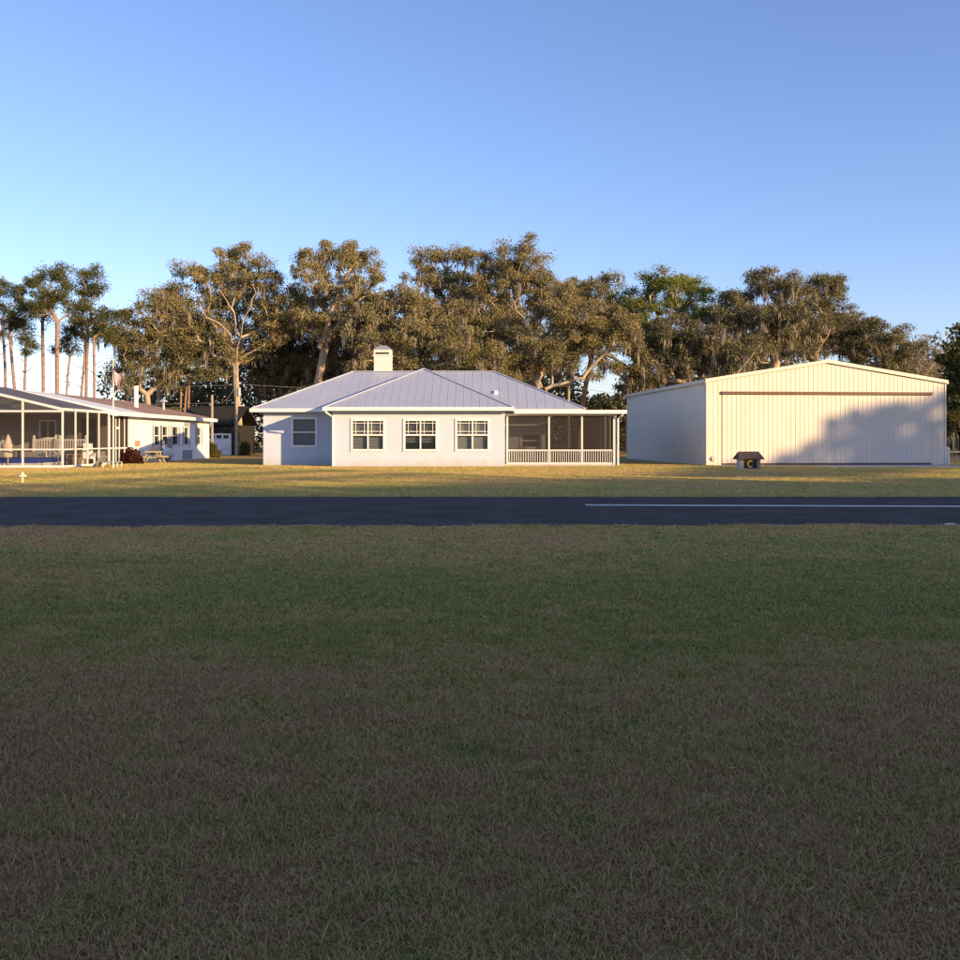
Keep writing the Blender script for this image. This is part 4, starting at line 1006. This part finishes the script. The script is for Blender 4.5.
for px_, Y_, lb, lab, lf, sd in (
    (160, 112, [(150, 340, 40, 26), (190, 330, 34, 24), (215, 355, 40, 26)], 'shaded rear oak seen between the pines and the utility pole', 'oak_dark', 61),
    (362, 112, [(365, 310, 30, 20), (345, 335, 40, 30), (390, 340, 36, 30), (365, 370, 50, 20)], 'shaded rear oak seen left of the chimney', 'oak_dark', 62),
    (478, 113, [(470, 315, 36, 24), (510, 320, 36, 26), (490, 350, 50, 26), (450, 365, 40, 20)], 'rear oak seen over the main roof ridge', 'oak', 63),
    (628, 112, [(618, 318, 26, 20), (640, 335, 26, 26), (585, 345, 30, 24), (640, 368, 22, 14)], 'rear oak seen between porch and hangar', 'oak_green', 64),
    (735, 112, [(720, 320, 30, 22), (745, 335, 34, 26), (700, 350, 34, 24), (780, 345, 34, 22)], 'rear oak seen over the left slope of the hangar roof', 'oak_dark', 65),
    (855, 114, [(845, 330, 30, 22), (875, 345, 34, 20), (910, 365, 30, 18), (820, 345, 34, 20)], 'rear oak seen over the right slope of the hangar roof', 'oak', 66)):
    tree('live_oak', lab, px_, Y_, lb, .34, 385, sd, leaf=lf, moss=.4, leaf_n=170, spread=1.1, twig=.02)
tree('bare_tree', 'leafless pinkish twiggy tree beyond the hangar eave', 922, 104,
     [(915, 350, 18, 14), (930, 352, 14, 16), (920, 375, 24, 20)], .22, 395, 25, leaf='baretwig', leaf_n=55, leaf_s=(.10, .30), aspect=.10, moss=0, dens=1.0)
tree('cedar_tree', 'dark conical evergreen standing right of the hangar', 962, 84,
     [(957, 342, 12, 14), (960, 365, 24, 18), (962, 390, 28, 20), (958, 415, 26, 16)], .26, 420, 26, leaf='pine', moss=0, dens=1.2, leaf_s=(.12, .22))
tree('brushy_tree', 'tawny brush growing low behind the wooden fence', 955, 76,
     [(950, 425, 16, 18), (968, 435, 20, 18), (945, 442, 8, 14)], .12, 450, 27, leaf='hedge', moss=.3, clump_r=.6)

# pines on the left: bare trunks, flat tufted tops
def pine(label, base_px, lean, Y, lobes, r, fork, seed, n=110):
    lobes = [(l[0], l[1], l[2] * 1.1, l[3] * 1.25, *l[4:]) for l in lobes]; r *= .72
    twigs = [[(base_px + (lean - base_px) * .6, fork + 18 + 9 * k, 0), (base_px + (-1) ** (k + seed) * (6 + 2 * k), fork + 12 + 9 * k, -.8 + .5 * k)] for k in range(2 + seed % 2)]
    tree('pine_tree', label, base_px, Y, lobes, r, fork, seed, leaf='pine', leaf_n=n, leaf_s=(.10, .20), aspect=.2, clump_r=.75, moss=0, bark='pinebark', lean=lean,
         group='pines behind the white home', flat=.75, dens=1.0, depth=.8, twig=.022, shell=.6, spread=1.16, extra_limbs=twigs, limb_r=.045)
pine('pine with dense top at the far left beyond the pool cage', 5.5, 3, 92, [(4, 290, 15, 10), (-8, 310, 16, 14), (8, 318, 14, 12), (2, 338, 10, 7, .6)], .17, 320, 31)
pine('leaning pine with a broad crown behind the cage roof', 18.5, 10, 94, [(16, 290, 12, 10), (22, 305, 13, 12), (12, 325, 16, 10)], .2, 318, 32)
pine('short pine with a small low tuft behind the cage roof', 23.5, 25, 90, [(22, 335, 12, 7), (32, 345, 7, 5, .6), (30, 352, 5, 4, .6)], .16, 345, 33)
pine('straight pine with dark mid crown beside the tallest pine', 41.5, 44, 95, [(40, 296, 15, 12), (34, 308, 12, 8), (48, 320, 10, 7, .5)], .22, 312, 34)
pine('tallest pine with a forked orange trunk and domed crown', 59, 56, 90, [(52, 272, 20, 8), (38, 282, 13, 9), (62, 282, 12, 8), (50, 298, 24, 11), (70, 308, 13, 9, .7), (42, 312, 14, 8, .6)], .26, 322, 35)
pine('thin pine with sparse dead twigs between thicker trunks', 65, 70, 97, [(70, 345, 12, 12, .8), (62, 352, 8, 6, .5)], .13, 358, 36)
pine('dark crooked pine with a twisted upper trunk', 78, 85, 96, [(84, 322, 16, 8), (72, 330, 12, 10), (92, 335, 14, 8)], .17, 350, 37)
pine('tall pine with a pale dome crown right of the tallest', 85.5, 87, 92, [(90, 275, 15, 8), (84, 290, 14, 12), (98, 290, 11, 10), (90, 308, 18, 10), (76, 318, 12, 6, .7)], .2, 322, 38)
pine('slim pine with spreading side limbs near the flag', 95, 93, 90, [(104, 318, 16, 8), (118, 314, 8, 5, .7), (96, 330, 14, 8), (110, 340, 10, 8, .6)], .16, 338, 39)
for k, (px, Yk) in enumerate(((179, 104), (184, 104), (188, 105))):
    tree('pine_tree', ('slim pink trunk next to the dark oak, outermost of three', 'slim pink trunk between two others behind the white home', 'slim pink trunk next to the short pole, outermost of three')[k], px, Yk, [(px, 350, 14, 12)], .16, 372, 50 + k, leaf='pine', moss=.3, bark='pinebark', group='three slim trunks', dens=.6)

# far woods that close the gaps low down
rng = np.random.default_rng(77)
n = 130000
X = rng.uniform(-95, 110, n); Yw = rng.uniform(118, 140, n)
topw = 11.0 + 2.5 * np.sin(X * .21 + 1) + 1.8 * np.sin(X * .63 + 2) + 1.0 * np.sin(X * 1.7)
topw = np.where(X < -47.5, 3.4 + .8 * np.sin(X * .7), topw)
topw = np.where((X > 15) & (X < 19.5), 7.2, topw)
Z = rng.uniform(0, 1, n) ** .8 * topw
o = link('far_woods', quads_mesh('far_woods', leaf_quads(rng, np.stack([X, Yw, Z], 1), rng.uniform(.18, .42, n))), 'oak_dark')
prop(o, 'dark understory of the far woods seen between the oak trunks', 'woods', kind='stuff')

# shrubs
def shrub(name, label, c, R, n, leaf, seed, ls=(.05, .1)):
    t = thing(name, label, 'shrub', (c[0], c[1], 0)); rng = np.random.default_rng(seed)
    k = 26; v = rng.normal(size=(k, 3)); v /= np.linalg.norm(v, axis=1, keepdims=True); v[:, 2] = np.abs(v[:, 2])
    E = v * np.array(R) * rng.uniform(.45, .8, (k, 1)); E[:, 2] = np.maximum(E[:, 2] * 1.0 + .1, .12)
    A = np.repeat(np.array([[0, 0, 0.0]]), k, 0); A[:, :2] = E[:, :2] * .15
    link('stem', tubes_mesh('stem', A, E, np.full(k, .025), np.full(k, .01), 5), 'bark', t)
    idx = rng.integers(0, k, n); v = rng.normal(size=(n, 3)); v /= np.linalg.norm(v, axis=1, keepdims=True)
    LC = E[idx] + v * rng.uniform(.2, 1, (n, 1)) ** .5 * np.array(R) * .36; LC[:, 2] = np.clip(LC[:, 2], .04, R[2] * 1.05)
    link('foliage', quads_mesh('foliage', leaf_quads(rng, LC, rng.uniform(ls[0], ls[1], n))), leaf, t)
shrub('burgundy_shrub', 'rounded burgundy shrub at the corner of the white home', (-21.25, 58.7), (.62, .62, 1.0), 3200, 'burgundy', 3)
shrub('clipped_hedge', 'clipped golden green hedge at the end of the white home', (gx(210.5, 80), 79.6), (.85, .8, 1.3), 5200, 'hedge', 4)
shrub('low_shrub', 'low green shrub beside the clipped hedge', (gx(216, 80.5), 80.5), (.55, .5, .6), 1500, 'hedge', 5)
shrub('round_shrub', 'round olive shrub right of the tall utility pole', (gx(245, 92), 92), (.55, .5, 1.45), 2600, 'hedge', 6)
shrub('small_shrub', 'small dark shrub with reddish leaves inside the cage side screen', (-22.5, 56.2), (.35, .35, .8), 900, 'burgundy', 7)
# cabbage palm fronds behind the white home's roof
t = thing('palm', 'small palm with arched fronds behind the white home roof', 'palm', (gx(167, 82), 82, 0)); rng = np.random.default_rng(9)
MB().tube([(0, 0, 0), (.05, 0, 2.6), (0, 0, 4.0)], [.16, .13, .12], 8).build('trunk', 'bark', t)
for k in range(16):
    a = k * 2.4; L = rng.uniform(1.2, 1.9); e = rng.uniform(.2, 1.0); vs = []; fs = []
    for i in range(8):
        s = i / 7; r = L * s; z = 4.0 + e * 1.4 * s - 1.3 * s * s; w = .30 * math.sin(math.pi * min(s + .08, 1)) + .01
        for sg_ in (-1, 0, 1): vs.append((r * math.cos(a) - sg_ * w * math.sin(a), r * math.sin(a) + sg_ * w * math.cos(a), z - abs(sg_) * w * .5))
    for i in range(7):
        for j in range(2): fs.append((3 * i + j, 3 * i + j + 1, 3 * i + j + 4, 3 * i + j + 3))
    MB().add(vs, fs).build('frond', 'hedge', t)

# ------------------------------------------------------------------ wood on the near side of the airfield, behind the photographer: its long shadow lies over lawn and road
rng = np.random.default_rng(5)
dh = np.array([-.79, .613]); dh /= np.linalg.norm(dh); eh = np.array([-dh[1], dh[0]]) * -1   # along-sun and across-sun axes
TAN = -SUN_D[2] / math.hypot(SUN_D[0], SUN_D[1]); V0 = 70.0
def edge(u):
    return np.interp(u, [-80, 8, 17, 23, 30, 36, 41, 60, 120], [24, 24, 23, 17.5, 16.5, 10, 6, 5, 5])
def gap_hi(u): return edge(u) + 5.5
def crown_top(u):
    return np.interp(u, [28, 34, 40, 43, 47, 50, 53, 55.5, 57, 60, 62.5, 64, 70, 120], [18, 17, 20, 21, 21, 24.5, 22.5, 23, 32, 33.5, 32.5, 27, 25, 24])
def add_leaves(n, u, v, s0, s1):
    dep = rng.uniform(-4, 4, n)
    Z = (v + V0) * TAN + dep * TAN * 0
    v_pos = -V0 + dep
    # keep the shade where it belongs whatever the depth: height follows the sun's slope
    Z = (v - v_pos) * TAN
    P_ = eh[None] * u[:, None] + dh[None] * v_pos[:, None]
    ok = Z > .3
    C = np.stack([P_[:, 0], P_[:, 1], Z], 1)[ok]
    return leaf_quads(rng, C, rng.uniform(s0, s1, len(C)), .7)
n = 60000; u = rng.uniform(-75, 125, n); rag = 1.6 * np.sin(u * 1.9) + 1.3 * np.sin(u * .83 + 1) + 1.0 * np.sin(u * 4.1 + 2)
v = -V0 + (edge(u) + rag * .8 + V0) * rng.uniform(0, 1, n) ** .75
Q = [add_leaves(n, u, v, .45, .95)]
n = 4600; u = rng.uniform(28, 122, n); lo = gap_hi(u) + .8 * np.sin(u * .9); hi = crown_top(u) + .9 * np.sin(u * 2.3) + .6 * np.sin(u * 5.1)
k = hi > lo + .5; u = u[k]; v = (lo + (hi - lo) * rng.uniform(0, 1, n))[k]
Q.append(add_leaves(len(u), u, v, .28, .55))
n = 700; u = np.clip(rng.normal(59.0, 1.8, n), 56.4, 61.8); v = rng.uniform(11, 31.5, n) + .8 * np.sin(u * 3)
Q.append(add_leaves(n, u, v, .25, .5))
for c0_, amp, th_, nn in ((27.0, 1.0, .5, 420), (32.5, 1.6, .6, 800), (39, 1.3, .45, 420)):
    u = rng.uniform(-5, 33, nn); v = c0_ + amp * np.sin(u * .23 + c0_) + rng.normal(0, th_, nn)
    Q.append(add_leaves(nn, u, v, .22, .45))
n = 700; u = rng.uniform(-10, 34, n); v = edge(u) + rng.gamma(1.2, 3.0, n)          # sparse sprays that break the light into streaks
Q.append(add_leaves(n, u, v, .3, .6))
o = link('shade_woods', quads_mesh('shade_woods', np.concatenate(Q)), 'oak_dark')
prop(o, 'ragged wood on the near side of the airfield behind the photographer', 'woods', kind='stuff')

# ------------------------------------------------------------------ grass
gcol = bpy.data.collections.new('grass_sources'); gcol2 = bpy.data.collections.new('far_grass_sources')
rng = np.random.default_rng(21)
for k in range(10):
    vs = []; fs = []
    for b_ in range(42):
        r = .085 * math.sqrt(rng.uniform()); a = rng.uniform(0, 6.28); x, y = r * math.cos(a), r * math.sin(a)
        h = rng.uniform(.010, .034) * (1.25 if rng.uniform() < .12 else 1); w = rng.uniform(.0012, .0028)
        ba = rng.uniform(0, 6.28); bend = rng.uniform(.3, 1.6) * h; dx, dy = math.cos(ba), math.sin(ba)
        base = len(vs)
        for s, ww in ((0, 1), (.55, .8), (1, .12)):
            cx, cy, cz_ = x + dx * bend * s * s, y + dy * bend * s * s, h * (s - .25 * s * s)
            vs += [(cx - dy * w * ww, cy + dx * w * ww, cz_), (cx + dy * w * ww, cy - dx * w * ww, cz_)]
        fs += [(base, base + 1, base + 3, base + 2), (base + 2, base + 3, base + 5, base + 4)]
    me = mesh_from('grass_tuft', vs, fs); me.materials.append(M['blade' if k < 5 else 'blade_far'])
    (gcol if k < 5 else gcol2).objects.link(bpy.data.objects.new('grass_tuft', me))

def scatter(name, pts, sc, zsc, label, gcol=gcol):
    me = bpy.data.meshes.new(name); me.vertices.add(len(pts)); me.vertices.foreach_set('co', pts.astype(np.float32).ravel())
    at = me.attributes.new('sc', 'FLOAT_VECTOR', 'POINT'); at.data.foreach_set('vector', np.stack([sc, sc, zsc], 1).astype(np.float32).ravel())
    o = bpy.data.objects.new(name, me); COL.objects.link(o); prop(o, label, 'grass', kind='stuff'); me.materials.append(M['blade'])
    ng = bpy.data.node_groups.new(name, 'GeometryNodeTree')
    ng.interface.new_socket('Geometry', in_out='INPUT', socket_type='NodeSocketGeometry'); ng.interface.new_socket('Geometry', in_out='OUTPUT', socket_type='NodeSocketGeometry')
    N = ng.nodes; L = ng.links
    gi = N.new('NodeGroupInput'); go = N.new('NodeGroupOutput'); ip = N.new('GeometryNodeInstanceOnPoints'); ci = N.new('GeometryNodeCollectionInfo')
    ci.inputs['Collection'].default_value = gcol; ci.inputs['Separate Children'].default_value = True; ci.inputs['Reset Children'].default_value = True
    na = N.new('GeometryNodeInputNamedAttribute'); na.data_type = 'FLOAT_VECTOR'; na.inputs['Name'].default_value = 'sc'
    rv = N.new('FunctionNodeRandomValue'); rv.data_type = 'FLOAT_VECTOR'; rv.inputs[0].default_value = (-.12, -.12, 0); rv.inputs[1].default_value = (.12, .12, 6.283)
    L.new(gi.outputs[0], ip.inputs['Points']); L.new(ci.outputs[0], ip.inputs['Instance']); ip.inputs['Pick Instance'].default_value = True
    L.new(rv.outputs[0], ip.inputs['Rotation']); L.new(na.outputs[0], ip.inputs['Scale']); L.new(ip.outputs[0], go.inputs[0])
    md = o.modifiers.new('scatter', 'NODES'); md.node_group = ng
    return o
rng = np.random.default_rng(8)
P_ = []; Sx = []; Sz = []
for y0, y1, den, s, h in ((2.0, 5, 420, .9, .95), (5, 8, 330, 1.0, 1.0), (8, 12, 210, 1.25, 1.1), (12, 17.4, 120, 1.7, 1.15)):
    hw_ = y1 * .5 + 1.8; n = int((y1 - y0) * 2 * hw_ * den)
    x = rng.uniform(-hw_, hw_, n); y = rng.uniform(y0, y1, n)
    lim = 16.9 + .022 * x + .04 + np.abs(rng.normal(0, .09, n)) + .08 * np.sin(x * 1.3) + .05 * np.sin(x * 3.1) + .04 * np.sin(x * 7.7)
    k = (y < lim) & (np.abs(x) < y * .5 + 2.2)
    P_.append(np.stack([x, y, np.zeros(n)], 1)[k]); Sx.append((s * rng.uniform(.75, 1.3, n))[k]); Sz.append((h * rng.uniform(.6, 1.4, n))[k])
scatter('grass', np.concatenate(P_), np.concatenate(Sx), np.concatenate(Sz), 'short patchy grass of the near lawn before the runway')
P_ = []; Sx = []; Sz = []
for y0, y1, den, s, h in ((25.5, 34, 85, 2.0, 1.6), (34, 46, 60, 2.3, 1.9), (46, 62, 36, 2.8, 2.1)):
    hw_ = y1 * .5 + 4; n = int((y1 - y0) * 2 * hw_ * den)
    x = rng.uniform(-hw_, hw_, n); y = rng.uniform(y0, y1, n)
    k = y > FAR_EDGE - .03 - np.abs(rng.normal(0, .12, n)) - .08 * np.sin(x * 1.3) - .05 * np.sin(x * 3.7)
    def inbox(a, b, c, d): return (x > a) & (x < b) & (y > c) & (y < d)
    k &= ~inbox(BX0 - .05, BX1 + .05, FY - .05, 70) & ~inbox(WX0 - .05, BX0, WY - .05, 70) & ~inbox(BX1, PXR + .15, PY - .15, 70)
    k &= ~inbox(-34.4, -21.7, CY - .35, 80)
    lx = (x - HO[0]) * hc + (y - HO[1]) * hs; ly = -(x - HO[0]) * hs + (y - HO[1]) * hc
    k &= ~((lx > -.2) & (lx < HWD + .2) & (ly > -.1)) & ~((lx > .55) & (lx < 14.25) & (ly > -1.25)) & ~((lx > 5.55) & (lx < 14.25) & (ly > -4.25))
    P_.append(np.stack([x, y, np.zeros(n)], 1)[k]); Sx.append((s * rng.uniform(.75, 1.3, n))[k]); Sz.append((h * rng.uniform(.5, 1.4, n))[k])
scatter('grass', np.concatenate(P_), np.concatenate(Sx), np.concatenate(Sz), 'sunlit short grass between the runway and the houses', gcol2)

rng = np.random.default_rng(31); n = 420
y = rng.uniform(2.4, 16.5, n); x = rng.uniform(-1, 1, n) * (y * .5 + 1.5)
C = np.stack([x, y, rng.uniform(.012, .03, n)], 1)
a = rng.uniform(0, 6.28, n); d1 = np.stack([np.cos(a), np.sin(a), rng.normal(0, .25, n)], 1); d2 = np.stack([-np.sin(a), np.cos(a), rng.normal(0, .3, n)], 1)
sz = rng.uniform(.012, .028, n)[:, None]
V = np.stack([C - d1 * sz, C + d2 * sz * .45, C + d1 * sz, C - d2 * sz * .45], 1).reshape(-1, 3)
o = link('fallen_leaves', quads_mesh('fallen_leaves', V), leaf_mat('dead_leaf', (0.20, 0.12, 0.06), (0.34, 0.23, 0.11), (0.46, 0.34, 0.19), .1, 3.0))
prop(o, 'scattered dead oak leaves lying on the near lawn', 'leaves', kind='stuff')
